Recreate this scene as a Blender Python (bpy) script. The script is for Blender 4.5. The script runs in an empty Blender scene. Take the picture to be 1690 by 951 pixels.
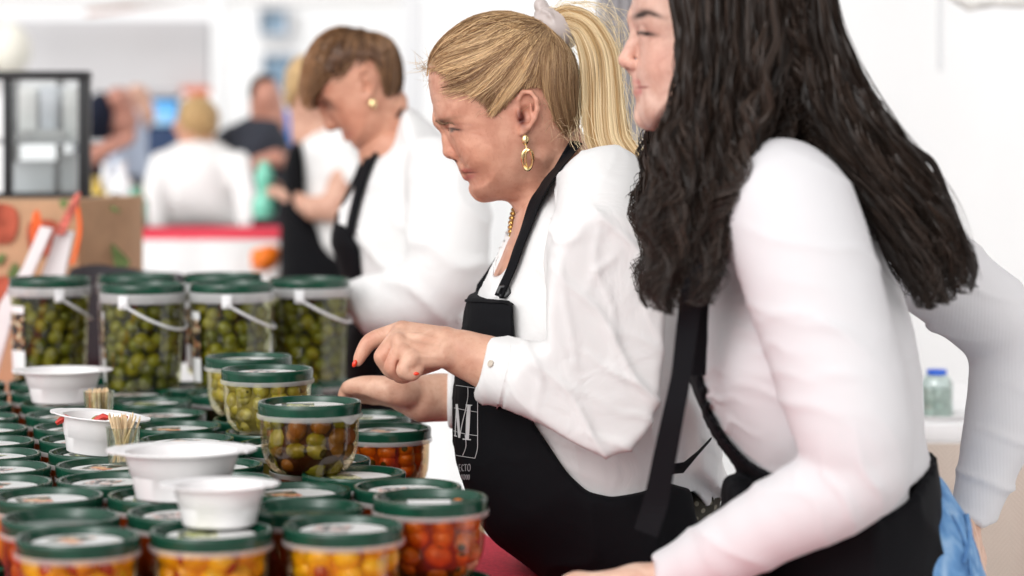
import bpy, math, random
import numpy as np
from mathutils import Vector, Matrix
from mathutils.bvhtree import BVHTree
random.seed(7); rng = np.random.default_rng(7)
sc = bpy.context.scene
# ------------------------------------------------------------------ camera, sky, sun, exposure
F = 85/36*1690; HOR = 220.0; CH = 1.45
cam = bpy.data.cameras.new('camera'); camo = bpy.data.objects.new('camera', cam)
sc.collection.objects.link(camo); sc.camera = camo
camo.location = (0, 0, CH); camo.rotation_euler = (math.radians(90), 0, 0)
cam.lens = 85; cam.sensor_width = 36; cam.shift_y = -(475.5-HOR)/1690
cam.clip_end = 500; cam.clip_start = .1
cam.dof.use_dof = True; cam.dof.focus_distance = 3.12; cam.dof.aperture_fstop = 2.6
world = bpy.data.worlds.new('World'); sc.world = world; world.use_nodes = True
wn = world.node_tree; wn.nodes.clear()
sky = wn.nodes.new('ShaderNodeTexSky'); sky.sky_type = 'NISHITA'; sky.sun_disc = False
SUN_EL, SUN_AZ = math.radians(34), math.radians(-150)      # high, from the left and behind the camera
sky.sun_elevation = SUN_EL; sky.sun_rotation = SUN_AZ; sky.air_density = 1.0; sky.dust_density = 3.5
hs = wn.nodes.new('ShaderNodeHueSaturation'); hs.inputs['Saturation'].default_value = .04
bg = wn.nodes.new('ShaderNodeBackground'); bg.inputs[1].default_value = .15
wo = wn.nodes.new('ShaderNodeOutputWorld')
wn.links.new(sky.outputs[0], hs.inputs['Color']); wn.links.new(hs.outputs[0], bg.inputs[0]); wn.links.new(bg.outputs[0], wo.inputs[0])
sun = bpy.data.lights.new('sun', 'SUN'); sun.energy = .5; sun.angle = math.radians(120); sun.color = (1, .965, .92)
suno = bpy.data.objects.new('sun', sun); sc.collection.objects.link(suno)
sd = Vector((math.sin(SUN_AZ)*math.cos(SUN_EL), math.cos(SUN_AZ)*math.cos(SUN_EL), math.sin(SUN_EL)))
suno.rotation_euler = sd.to_track_quat('Z', 'Y').to_euler()
sc.view_settings.view_transform = 'Standard'; sc.view_settings.look = 'None'
sc.view_settings.exposure = .27; sc.view_settings.gamma = 1
try:
    sc.cycles.use_denoising = True; sc.cycles.max_bounces = 8; sc.cycles.transparent_max_bounces = 16
    sc.cycles.caustics_reflective = False; sc.cycles.caustics_refractive = False
    sc.cycles.sample_clamp_indirect = 6
except Exception: pass

# ------------------------------------------------------------------ helpers
def P(x, y, Y): return np.array(((x-845)/F*Y, Y, CH-(y-HOR)/F*Y))
def m_of(pxl, Y): return pxl*Y/F
def tag(o, label=None, cat=None, group=None, kind=None):
    if label: o['label'] = label
    if cat: o['category'] = cat
    if group: o['group'] = group
    if kind: o['kind'] = kind
    return o
def empty(name, loc=(0, 0, 0), rz=0):
    o = bpy.data.objects.new(name, None); sc.collection.objects.link(o)
    o.location = loc; o.rotation_euler = (0, 0, rz); o.empty_display_size = .05
    return o
def link(name, me, mat=None, parent=None, loc=None):
    o = bpy.data.objects.new(name, me); sc.collection.objects.link(o)
    if mat is not None and not me.materials: me.materials.append(mat)
    if parent is not None:
        o.parent = parent
        if loc is None:
            m = Matrix.Translation(parent.location) @ parent.rotation_euler.to_matrix().to_4x4() if parent.parent is None else parent.matrix_world
            o.matrix_parent_inverse = m.inverted()
    if loc is not None: o.location = loc
    return o
def mesh_np(name, V, Q, smooth=True, col=None):
    """V (n,3); Q (m,4) or (m,3)"""
    V = np.asarray(V, np.float32); Q = np.asarray(Q, np.int32)
    me = bpy.data.meshes.new(name); k = Q.shape[1]
    me.vertices.add(len(V)); me.vertices.foreach_set('co', V.ravel())
    me.loops.add(Q.size); me.loops.foreach_set('vertex_index', Q.ravel())
    me.polygons.add(len(Q)); me.polygons.foreach_set('loop_start', np.arange(0, Q.size, k, dtype=np.int32))
    try: me.polygons.foreach_set('loop_total', np.full(len(Q), k, np.int32))
    except Exception: pass
    me.update(calc_edges=True)
    if smooth: me.polygons.foreach_set('use_smooth', np.ones(len(Q), bool))
    if col is not None:
        a = me.attributes.new('Col', 'FLOAT_COLOR', 'POINT')
        c = np.ones((len(V), 4), np.float32); c[:, :3] = col; a.data.foreach_set('color', c.ravel())
    me.validate(); return me
class MB:
    """collects simple solids into one mesh"""
    def __init__(s): s.v = []; s.f = []
    def add(s, vs, fs):
        b = len(s.v); s.v += [tuple(map(float, p)) for p in vs]; s.f += [[i+b for i in f] for f in fs]; return s
    def box(s, x0, x1, y0, y1, z0, z1, bev=0):
        if bev <= 0:
            vs = [(x, y, z) for x in (x0, x1) for y in (y0, y1) for z in (z0, z1)]
            return s.add(vs, [(0, 1, 3, 2), (4, 6, 7, 5), (0, 4, 5, 1), (2, 3, 7, 6), (0, 2, 6, 4), (1, 5, 7, 3)])
        import bmesh
        bm = bmesh.new(); bmesh.ops.create_cube(bm, size=1)
        for v in bm.verts: v.co = Vector(((x0+x1)/2+v.co.x*(x1-x0), (y0+y1)/2+v.co.y*(y1-y0), (z0+z1)/2+v.co.z*(z1-z0)))
        bmesh.ops.bevel(bm, geom=bm.edges[:], offset=bev, segments=2, affect='EDGES', profile=.6)
        bm.verts.index_update(); s.add([v.co[:] for v in bm.verts], [[v.index for v in f.verts] for f in bm.faces]); bm.free(); return s
    def lathe(s, prof, n=32, c=(0, 0, 0), sx=1, sy=1, close=False):
        vs = []; fs = []; m = len(prof)
        for r, z in prof:
            for k in range(n):
                a = 2*math.pi*k/n; vs.append((c[0]+sx*r*math.cos(a), c[1]+sy*r*math.sin(a), c[2]+z))
        for i in range(m-1):
            for k in range(n): fs.append((i*n+k, i*n+(k+1) % n, (i+1)*n+(k+1) % n, (i+1)*n+k))
        return s.add(vs, fs)
    def tube(s, pts, rad, n=8, cap=True, flat=1.0):
        pts = [Vector(p) for p in pts]; m = len(pts)
        rad = rad if hasattr(rad, '__len__') else [rad]*m
        vs = []; fs = []; up = None
        for i, p in enumerate(pts):
            t = (pts[min(i+1, m-1)]-pts[max(i-1, 0)])
            t = t.normalized() if t.length > 1e-9 else Vector((0, 0, 1))
            if up is None: up = t.orthogonal().normalized()
            up = (up-t*up.dot(t)); up = up.normalized() if up.length > 1e-6 else t.orthogonal().normalized()
            b = t.cross(up)
            for k in range(n):
                a = 2*math.pi*k/n; vs.append(p+(up*math.cos(a)*flat+b*math.sin(a))*rad[i])
        for i in range(m-1):
            for k in range(n): fs.append((i*n+k, i*n+(k+1) % n, (i+1)*n+(k+1) % n, (i+1)*n+k))
        if cap: fs.append(list(range(n))[::-1]); fs.append([(m-1)*n+k for k in range(n)])
        return s.add(vs, fs)
    def sphere(s, c, r, u=12, v=8, rx=1, ry=1, rz=1):
        return s.lathe([(max(r*math.sin(math.pi*i/v), 1e-5)*1, -r*rz*math.cos(math.pi*i/v)) for i in range(v+1)], u, c, rx, ry)
    def prism(s, poly, y0, y1):
        """poly: (x,z) list; extruded y0..y1"""
        n = len(poly); vs = [(x, y0, z) for x, z in poly]+[(x, y1, z) for x, z in poly]
        return s.add(vs, [list(range(n)), list(range(n, 2*n))[::-1]]+[(i, i+n, (i+1) % n+n, (i+1) % n) for i in range(n)])
    def mesh(s, name, smooth=True):
        me = bpy.data.meshes.new(name); me.from_pydata(s.v, [], s.f); me.validate()
        import bmesh
        bm = bmesh.new(); bm.from_mesh(me); bmesh.ops.remove_doubles(bm, verts=bm.verts[:], dist=1e-6)
        bmesh.ops.recalc_face_normals(bm, faces=bm.faces[:]); bm.to_mesh(me); bm.free()
        if smooth:
            me.polygons.foreach_set('use_smooth', [True]*len(me.polygons))
            try: me.set_sharp_from_angle(angle=math.radians(42))
            except Exception: pass
        return me
    def build(s, name, mat, parent=None, smooth=True, loc=None):
        return link(name, s.mesh(name, smooth), mat, parent, loc)

# ------------------------------------------------------------------ materials
MATS = {}
def nodes(name):
    m = bpy.data.materials.new(name); m.use_nodes = True; nt = m.node_tree
    return m, nt, nt.nodes['Principled BSDF'], nt.nodes['Material Output']
def noise(nt, scale, detail=4, dist=0, coord='Object', vscale=(1, 1, 1)):
    tc = nt.nodes.new('ShaderNodeTexCoord'); mp = nt.nodes.new('ShaderNodeMapping'); mp.inputs['Scale'].default_value = vscale
    n = nt.nodes.new('ShaderNodeTexNoise'); n.inputs['Scale'].default_value = scale; n.inputs['Detail'].default_value = detail
    n.inputs['Distortion'].default_value = dist
    nt.links.new(tc.outputs[coord], mp.inputs[0]); nt.links.new(mp.outputs[0], n.inputs['Vector']); return n
def ramp(nt, src, stops):
    r = nt.nodes.new('ShaderNodeValToRGB'); e = r.color_ramp.elements
    while len(e) < len(stops): e.new(.5)
    for q, (p, c) in zip(e, stops): q.position = p; q.color = (*c, 1)
    nt.links.new(src, r.inputs[0]); return r
def bump(nt, bsdf, src, strength, dist=.001, prev=None):
    b = nt.nodes.new('ShaderNodeBump'); b.inputs['Strength'].default_value = strength; b.inputs['Distance'].default_value = dist
    nt.links.new(src, b.inputs['Height'])
    if prev: nt.links.new(prev.outputs[0], b.inputs['Normal'])
    nt.links.new(b.outputs[0], bsdf.inputs['Normal']); return b
def simple(name, col, rough=.5, spec=.4, nz=0, nscale=60, bs=0, bdist=.001, metal=0, sheen=0, vs=(1, 1, 1), sss=0):
    m, nt, b, o = nodes(name)
    b.inputs['Base Color'].default_value = (*col, 1); b.inputs['Roughness'].default_value = rough
    b.inputs['Specular IOR Level'].default_value = spec; b.inputs['Metallic'].default_value = metal
    if sheen: b.inputs['Sheen Weight'].default_value = sheen
    if sss: b.inputs['Subsurface Weight'].default_value = sss; b.inputs['Subsurface Scale'].default_value = .004; b.inputs['Subsurface Radius'].default_value = (1, .35, .2)
    if nz or bs:
        n = noise(nt, nscale, 5, 0, 'Object', vs)
        if nz:
            r = ramp(nt, n.outputs[0], [(.3, tuple(c*(1-nz) for c in col)), (.7, tuple(min(1, c*(1+nz)) for c in col))])
            nt.links.new(r.outputs[0], b.inputs['Base Color'])
        if bs: bump(nt, b, n.outputs[0], bs, bdist)
    return m
def vcol(name, rough=.5, spec=.35, bs=.2, bscale=300, mottling=.12, sss=0, bdist=.0006, aniso=None):
    m, nt, b, o = nodes(name)
    at = nt.nodes.new('ShaderNodeAttribute'); at.attribute_name = 'Col'
    b.inputs['Roughness'].default_value = rough; b.inputs['Specular IOR Level'].default_value = spec
    src = at.outputs['Color']
    if mottling:
        n = noise(nt, 45, 6, .4); r = ramp(nt, n.outputs[0], [(.33, (1-mottling*1.1, 1-mottling*1.7, 1-mottling*1.9)), (.67, (1+mottling*.2, 1+mottling*.3, 1+mottling*.3))])
        n2 = noise(nt, 260, 3); r2 = ramp(nt, n2.outputs[0], [(.30, (.86, .76, .70)), (.42, (1, 1, 1))])
        mx = nt.nodes.new('ShaderNodeMix'); mx.data_type = 'RGBA'; mx.blend_type = 'MULTIPLY'; mx.inputs[0].default_value = 1
        nt.links.new(src, mx.inputs[6]); nt.links.new(r.outputs[0], mx.inputs[7])
        m2 = nt.nodes.new('ShaderNodeMix'); m2.data_type = 'RGBA'; m2.blend_type = 'MULTIPLY'; m2.inputs[0].default_value = .45
        nt.links.new(mx.outputs[2], m2.inputs[6]); nt.links.new(r2.outputs[0], m2.inputs[7]); src = m2.outputs[2]
    nt.links.new(src, b.inputs['Base Color'])
    if bs: n = noise(nt, bscale, 5); bump(nt, b, n.outputs[0], bs, bdist)
    if sss:
        b.inputs['Subsurface Weight'].default_value = sss; b.inputs['Subsurface Scale'].default_value = .006
        b.inputs['Subsurface Radius'].default_value = (1, .35, .18)
    return m
def clear(name, tint, gloss=.10, rough=.04):
    m, nt, b, o = nodes(name); nt.nodes.remove(b)
    t = nt.nodes.new('ShaderNodeBsdfTransparent'); t.inputs[0].default_value = (*tint, 1)
    g = nt.nodes.new('ShaderNodeBsdfGlossy'); g.inputs['Roughness'].default_value = rough; g.inputs[0].default_value = (1, 1, 1, 1)
    lw = nt.nodes.new('ShaderNodeLayerWeight'); lw.inputs[0].default_value = .32
    mr = nt.nodes.new('ShaderNodeMapRange'); mr.inputs[3].default_value = gloss*.30; mr.inputs[4].default_value = .50
    n = noise(nt, 30, 2); bp = nt.nodes.new('ShaderNodeBump'); bp.inputs['Strength'].default_value = .15; bp.inputs['Distance'].default_value = .002
    nt.links.new(n.outputs[0], bp.inputs['Height']); nt.links.new(bp.outputs[0], g.inputs['Normal'])
    mx = nt.nodes.new('ShaderNodeMixShader')
    nt.links.new(lw.outputs['Fresnel'], mr.inputs[0]); nt.links.new(mr.outputs[0], mx.inputs[0])
    nt.links.new(t.outputs[0], mx.inputs[1]); nt.links.new(g.outputs[0], mx.inputs[2]); nt.links.new(mx.outputs[0], o.inputs[0])
    return m
def frosted(name, col, tr=.55):
    m, nt, b, o = nodes(name)
    b.inputs['Base Color'].default_value = (*col, 1); b.inputs['Roughness'].default_value = .28
    t = nt.nodes.new('ShaderNodeBsdfTransparent'); mx = nt.nodes.new('ShaderNodeMixShader'); mx.inputs[0].default_value = 1-tr
    nt.links.new(t.outputs[0], mx.inputs[1]); nt.links.new(b.outputs[0], mx.inputs[2]); nt.links.new(mx.outputs[0], o.inputs[0]); return m

# ------------------------------------------------------------------ signed-distance modelling
def catmull(pts, n=6, closed=True):
    p = np.asarray(pts, float); m = len(p); out = []
    rngi = range(m) if closed else range(m-1)
    for i in rngi:
        if closed: a, b, c, d = p[i-1], p[i], p[(i+1) % m], p[(i+2) % m]
        else: a, b, c, d = p[max(i-1, 0)], p[i], p[i+1], p[min(i+2, m-1)]
        for t in np.arange(n)/n:
            out.append(.5*((2*b)+(-a+c)*t+(2*a-5*b+4*c-d)*t*t+(-a+3*b-3*c+d)*t**3))
    if not closed: out.append(p[-1])
    return np.array(out)
def poly_sd(poly, X, Z):
    """inside-positive 2-D signed distance; X (nx,1) Z (1,nz)"""
    X, Z = np.broadcast_arrays(X, Z); d2 = np.full(X.shape, 1e9); ins = np.zeros(X.shape, bool)
    for (ax, az), (bx, bz) in zip(poly, np.roll(poly, -1, 0)):
        ex, ez = bx-ax, bz-az; wx, wz = X-ax, Z-az
        t = np.clip((wx*ex+wz*ez)/(ex*ex+ez*ez+1e-12), 0, 1)
        d2 = np.minimum(d2, (wx-t*ex)**2+(wz-t*ez)**2)
        c = ((az <= Z) & (bz > Z)) | ((bz <= Z) & (az > Z))
        xi = ax+(Z-az)/(bz-az+1e-12)*ex
        ins ^= c & (X < xi)
    d = np.sqrt(d2); return np.where(ins, d, -d)
class Field:
    def __init__(s, lo, hi, h):
        s.h = h; s.lo = np.array(lo, float); n = np.ceil((np.array(hi)-s.lo)/h).astype(int)+1
        s.ax = [s.lo[i]+h*np.arange(n[i]) for i in range(3)]; s.D = np.full(n, .08, np.float32)
    def sl(s, lo, hi, m):
        r = []
        for i in range(3):
            a = int(max(0, math.floor((lo[i]-m-s.lo[i])/s.h))); b = int(min(len(s.ax[i]), math.ceil((hi[i]+m-s.lo[i])/s.h)+1))
            if b <= a: return None
            r.append(slice(a, b))
        return tuple(r)
    def comb(s, fn, lo, hi, k, mode):
        q = s.sl(lo, hi, k+3*s.h+.004)
        if q is None: return
        X = s.ax[0][q[0]][:, None, None]; Y = s.ax[1][q[1]][None, :, None]; Z = s.ax[2][q[2]][None, None, :]
        d = fn(X, Y, Z); S = s.D[q]
        if mode == 'u':
            h = np.clip(.5+.5*(S-d)/k, 0, 1); s.D[q] = S*(1-h)+d*h-k*h*(1-h)
        else:
            h = np.clip(.5-.5*(S+d)/k, 0, 1); s.D[q] = S*(1-h)-d*h+k*h*(1-h)
    def cap(s, a, b, ra, rb, k=.006, mode='u', sy=1.0, mirror=None):
        """a,b world points, radii metres; sy stretches laterally (y); mirror = mid-plane y"""
        a = np.array(a, float); b = np.array(b, float); rm = max(ra, rb)
        def fn(X, Y, Z):
            px, py, pz = X-a[0], (Y-a[1])/sy, Z-a[2]; bx, by, bz = b[0]-a[0], (b[1]-a[1])/sy, b[2]-a[2]
            t = np.clip((px*bx+py*by+pz*bz)/(bx*bx+by*by+bz*bz+1e-12), 0, 1)
            return np.sqrt((px-t*bx)**2+(py-t*by)**2+(pz-t*bz)**2)-(ra+(rb-ra)*t)
        e = np.array((rm, rm*max(sy, 1), rm))
        s.comb(fn, np.minimum(a, b)-e, np.maximum(a, b)+e, k, mode)
        if mirror is not None:
            a2 = a.copy(); b2 = b.copy(); a2[1] = 2*mirror-a[1]; b2[1] = 2*mirror-b[1]
            s.cap(a2, b2, ra, rb, k, mode, sy)
    def ell(s, c, r, rot=0, k=.006, mode='u', mirror=None):
        c = np.array(c, float); ca, sa = math.cos(math.radians(rot)), math.sin(math.radians(rot)); R = max(r)
        def fn(X, Y, Z):
            x, y, z = X-c[0], Y-c[1], Z-c[2]; u = (x*ca+z*sa)/r[0]; w = (-x*sa+z*ca)/r[2]; v = y/r[1]
            k0 = np.sqrt(u*u+v*v+w*w); k1 = np.sqrt((u/r[0])**2+(v/r[1])**2+(w/r[2])**2)+1e-9
            return k0*(k0-1)/k1
        s.comb(fn, c-R, c+R, k, mode)
        if mirror is not None: s.ell((c[0], 2*mirror-c[1], c[2]), r, rot, k, mode)
    def chain(s, pts, rad, k=.006, mode='u', sy=1.0, n=0):
        """pts [(px,py,Y)], rad in px"""
        W = np.array([P(*p) for p in pts]); R = np.array([m_of(r, p[2]) for r, p in zip(rad, pts)])
        if n: 
            A = catmull(np.column_stack([W, R]), n, False); W = A[:, :3]; R = A[:, 3]
        for i in range(len(W)-1): s.cap(W[i], W[i+1], R[i], R[i+1], k, mode, sy)
    def infl(s, poly, Yc, W, R, k=.008, off=0, pw=2.0, region=None, smooth=5, Wf=None, mode='u', q=1.0, rs=1, tap=None):
        """inflate a side-view outline (px at depth Yc) to half-width W, rounding in over distance R"""
        p = catmull(poly, smooth) if smooth else np.array(poly, float)
        w = np.array([P(a, b, Yc) for a, b in p])[:, [0, 2]]
        reg = None
        if region is not None:
            rg = catmull(region, rs) if rs > 1 else np.array(region, float)
            reg = np.array([P(a, b, Yc) for a, b in rg])[:, [0, 2]]
        def fn(X, Y, Z):
            sd = poly_sd(w, X[:, 0, :], Z[0])+off
            t = np.clip(sd/R, 0, 1); f = (1-(1-t)**pw)**(1/pw)
            ww = (W if Wf is None else Wf(X[:, 0, :], Z[0]))*f+off*np.clip(sd/.01, 0, 1)
            d = np.where(sd[:, None, :] > 0, np.abs(Y-Yc)-ww[:, None, :], np.maximum(-sd[:, None, :], np.abs(Y-Yc)*.7))
            d = np.maximum(d*.8, -sd[:, None, :])
            if reg is not None:
                rd = poly_sd(reg, X[:, 0, :], Z[0]); d = np.maximum(d, -rd[:, None, :])
                if tap: d = np.maximum(d, d+(off-tap[1]-(off-tap[1])*np.clip(rd/tap[0], 0, 1))[:, None, :])
            return d
        lo = np.array((w[:, 0].min(), Yc-W*1.1, w[:, 1].min()))-off; hi = np.array((w[:, 0].max(), Yc+W*1.1, w[:, 1].max()))+off
        if reg is not None:
            lo[[0, 2]] = np.maximum(lo[[0, 2]], reg.min(0)); hi[[0, 2]] = np.minimum(hi[[0, 2]], reg.max(0))
        s.comb(fn, lo, hi, k, mode)
    def cut(s, fn):
        X = s.ax[0][:, None, None]; Y = s.ax[1][None, :, None]; Z = s.ax[2][None, None, :]
        s.D = np.maximum(s.D, fn(X, Y, Z)).astype(np.float32)
    def nets(s, smooth=2, lam=.5):
        D = s.D.copy()
        for a in range(3):
            i0 = [slice(None)]*3; i0[a] = 0; D[tuple(i0)] = np.maximum(D[tuple(i0)], .001); i0[a] = -1; D[tuple(i0)] = np.maximum(D[tuple(i0)], .001)
        N = D.shape; ins = D < 0
        c = np.zeros((N[0]-1, N[1]-1, N[2]-1), np.int8)
        for i in (0, 1):
            for j in (0, 1):
                for k in (0, 1): c += ins[i:N[0]-1+i, j:N[1]-1+j, k:N[2]-1+k]
        act = (c > 0) & (c < 8); idx = np.argwhere(act); ids = np.full(c.shape, -1, np.int32); ids[act] = np.arange(len(idx))
        acc = np.zeros((len(idx), 3)); cnt = np.zeros(len(idx)); I, J, K = idx.T
        for a in range(3):
            b, e = [q for q in range(3) if q != a]
            for u in (0, 1):
                for v in (0, 1):
                    o0 = [0, 0, 0]; o0[b] = u; o0[e] = v; o1 = list(o0); o1[a] = 1
                    d0 = D[I+o0[0], J+o0[1], K+o0[2]]; d1 = D[I+o1[0], J+o1[1], K+o1[2]]
                    m = (d0 < 0) != (d1 < 0); t = np.where(m, d0/(d0-d1+1e-12), 0)
                    p = np.tile(np.array(o0, float), (len(idx), 1)); p[:, a] = t
                    acc[m] += p[m]; cnt[m] += 1
        V = s.lo+s.h*(idx+acc/cnt[:, None])
        Q = []
        for a in range(3):
            b, e = (a+1) % 3, (a+2) % 3
            A = np.moveaxis(ins, [a, b, e], [0, 1, 2]); B = np.moveaxis(ids, [a, b, e], [0, 1, 2])
            ch = A[:-1, 1:-1, 1:-1] != A[1:, 1:-1, 1:-1]; x, y, z = np.nonzero(ch); y += 1; z += 1
            q = np.stack([B[x, y-1, z-1], B[x, y, z-1], B[x, y, z], B[x, y-1, z]], 1)
            fl = ~A[x, y, z]; q[fl] = q[fl][:, ::-1]; Q.append(q)
        Q = np.concatenate(Q); Q = Q[(Q >= 0).all(1)]
        E = np.concatenate([Q[:, [0, 1]], Q[:, [1, 2]], Q[:, [2, 3]], Q[:, [3, 0]]])
        for _ in range(smooth):
            S = np.zeros_like(V); n = np.zeros(len(V))
            for k in range(3): S[:, k] = np.bincount(E[:, 0], V[E[:, 1], k], len(V))
            n = np.bincount(E[:, 0], minlength=len(V)); ok = n > 0
            V[ok] += lam*(S[ok]/n[ok, None]-V[ok])
        return V, Q
def normals(V, Q):
    n = np.cross(V[Q[:, 2]]-V[Q[:, 0]], V[Q[:, 3]]-V[Q[:, 1]]); N = np.zeros_like(V)
    for c in range(4):
        for k in range(3): N[:, k] += np.bincount(Q[:, c], n[:, k], len(V))
    return N/(np.linalg.norm(N, axis=1, keepdims=True)+1e-12)
def fold(V, d, wl, amp, seed=0, warp=1.2, sharp=2.0):
    """cloth folds: ridges across direction d with wavelength wl"""
    d = np.array(d, float); d /= np.linalg.norm(d); f = 2*math.pi/wl; r = np.random.default_rng(seed)
    ph = V@d*f
    for i in range(3):
        q = r.normal(size=3); q /= np.linalg.norm(q); ph = ph+warp*np.sin(V@q*f*(.35+.25*i)+r.uniform(0, 6))
    q = r.normal(size=3); mask = .5+.5*np.sin(V@q*f*.22+r.uniform(0, 6))
    return amp*mask*((1-np.abs(np.sin(ph/2)))**sharp)
def gauss(V, c, r): return np.exp(-((V-np.array(c))**2).sum(1)/(r*r))
def gauss2(V, c, rx, rz, rot=0):
    ca, sa = math.cos(math.radians(rot)), math.sin(math.radians(rot)); x = V[:, 0]-c[0]; z = V[:, 2]-c[2]
    return np.exp(-((x*ca+z*sa)/rx)**2-((-x*sa+z*ca)/rz)**2)
def paint(V, base, spots):
    C = np.tile(np.array(base, float), (len(V), 1))
    for g, col, a in spots: w = np.clip(g*a, 0, 1)[:, None]; C = C*(1-w)+np.array(col)*w
    return C
def strands(name, paths, rad, cols, mat, parent, sides=1, taper=.25):
    """paths (n,k,3); rad (n,) ; cols (n,3)"""
    n, k, _ = paths.shape; T = np.gradient(paths, axis=1); T /= np.linalg.norm(T, axis=2, keepdims=True)+1e-12
    ref = np.array((0.13, .97, .21)); U = np.cross(T, ref); U /= np.linalg.norm(U, axis=2, keepdims=True)+1e-12; B = np.cross(T, U)
    tp = np.interp(np.linspace(0, 1, k), [0, .1, .7, 1], [.6, 1, 1, taper])
    if sides == 1:      # fine flat hairs, each twisted its own way
        tw = rng.uniform(-1.1, 1.1, n)[:, None, None]; S = U*np.cos(tw)+B*np.sin(tw); w_ = (rad[:, None]*tp)[:, :, None]*1.15
        V = np.stack([paths-S*w_, paths+S*w_], 2); base = (np.arange(n)*k*2)[:, None]; i = np.arange(k-1)[None, :]*2
        Q = np.stack([base+i, base+i+1, base+i+3, base+i+2], -1).reshape(-1, 4)
        return link(name, mesh_np(name, V.reshape(-1, 3), Q, True, np.repeat(cols, k*2, 0)), mat, parent)
    V = np.stack([paths+(U*math.cos(2*math.pi*j/sides)+B*math.sin(2*math.pi*j/sides))*(rad[:, None]*tp)[:, :, None] for j in range(sides)], 2)
    base = (np.arange(n)*k*sides)[:, None, None]; i = np.arange(k-1)[None, :, None]; j = np.arange(sides)[None, None, :]; j2 = (j+1) % sides
    Q = np.stack([base+i*sides+j, base+i*sides+j2, base+(i+1)*sides+j2, base+(i+1)*sides+j], -1).reshape(-1, 4)
    C = np.repeat(cols, k*sides, 0)
    return link(name, mesh_np(name, V.reshape(-1, 3), Q, True, C), mat, parent)
def bvh_of(*objs):
    vs = []; fs = []
    for o in objs:
        b = len(vs); vs += [v.co.copy() for v in o.data.vertices]; fs += [[i+b for i in p.vertices] for p in o.data.polygons]
    return BVHTree.FromPolygons(vs, fs)
def onto(bvh, x, y, off=.003, default=3.2):
    """point on the modelled surface that a traced outline point belongs to"""
    d = Vector(((x-845)/F, 1, -(y-HOR)/F)).normalized(); o = Vector((0, 0, CH))
    h, n, i, t = bvh.ray_cast(o, d)
    if h is None: return Vector(P(x, y, default)), Vector((0, -1, 0))
    if n.dot(d) > 0: n = -n
    return h+n*off, n
def ribbon(bvh, pts, wid, off=.003, th=.0022, default=3.2, n=5, nx=3, sm=0):
    """a cloth strap laid on the surface; pts/wid px"""
    A = catmull(np.column_stack([np.array(pts, float), np.array(wid, float)]), n, False); mb = MB(); rows = []
    for i, (x, y, w) in enumerate(A):
        t = A[min(i+1, len(A)-1)][:2]-A[max(i-1, 0)][:2]; t = t/(np.linalg.norm(t)+1e-9); q = np.array((-t[1], t[0]))
        row = []
        for j in range(nx+1):
            u = (j/nx-.5)*w; row.append(onto(bvh, x+q[0]*u, y+q[1]*u, off, default))
        rows.append(row)
    m = nx+1; vs = []; top = []
    for _ in range(sm):
        pr = [[p for p, _n in r] for r in rows]; nr = [[q for _p, q in r] for r in rows]
        for i in range(1, len(rows)-1):
            for j in range(nx+1): rows[i][j] = (pr[i][j]*.5+(pr[i-1][j]+pr[i+1][j])*.25, (nr[i][j]+nr[i-1][j]+nr[i+1][j]).normalized())
    for r in rows: vs += [p for p, _ in r]
    for r in rows: vs += [p+nn*th for p, nn in r]
    o = len(rows)*m; fs = []
    for i in range(len(rows)-1):
        for j in range(nx):
            a = i*m+j; fs.append((a, a+1, a+m+1, a+m)); fs.append((o+a, o+a+m, o+a+m+1, o+a+1))
        fs.append((i*m, i*m+m, o+i*m+m, o+i*m)); a = i*m+nx; fs.append((a, o+a, o+a+m, a+m))
    for j in range(nx):
        fs.append((j, o+j, o+j+1, j+1)); a = (len(rows)-1)*m+j; fs.append((a, a+1, o+a+1, o+a))
    return mb.add(vs, fs)
# ------------------------------------------------------------------ shared materials
M_LID = simple('green_plastic', (.006, .050, .028), .20, .45, .25, 40, .05)
M_LABEL_COLS = []
M_CLEAR_AMBER = clear('amber_tub_plastic', (.95, .80, .58), .14)
M_CLEAR_MIX = clear('brown_brine_tub_plastic', (.84, .74, .58), .14); M_CLEAR_PALE = clear('pale_brine_tub_plastic', (.95, .92, .74), .14)
M_CLEAR_GOLD = clear('golden_tub_plastic', (.98, .91, .72), .14)
M_CLEAR = clear('tub_plastic', (.93, .95, .90), .14)
M_CLEAR_DK = clear('bucket_plastic', (.84, .85, .66), .12)
M_RING = frosted('frosted_plastic', (.55, .55, .55), .35)
M_FLANGE = frosted('clear_flange_plastic', (.74, .74, .72), .62)
M_BOWL = simple('white_bowl_plastic', (.82, .80, .80), .30, .5, .03, 30)
M_PAPER = simple('white_paper', (.80, .79, .79), .7, .2, .04, 20)
M_WOOD = simple('pale_toothpick_wood', (.72, .54, .34), .6, .2, .15, 80)
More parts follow.
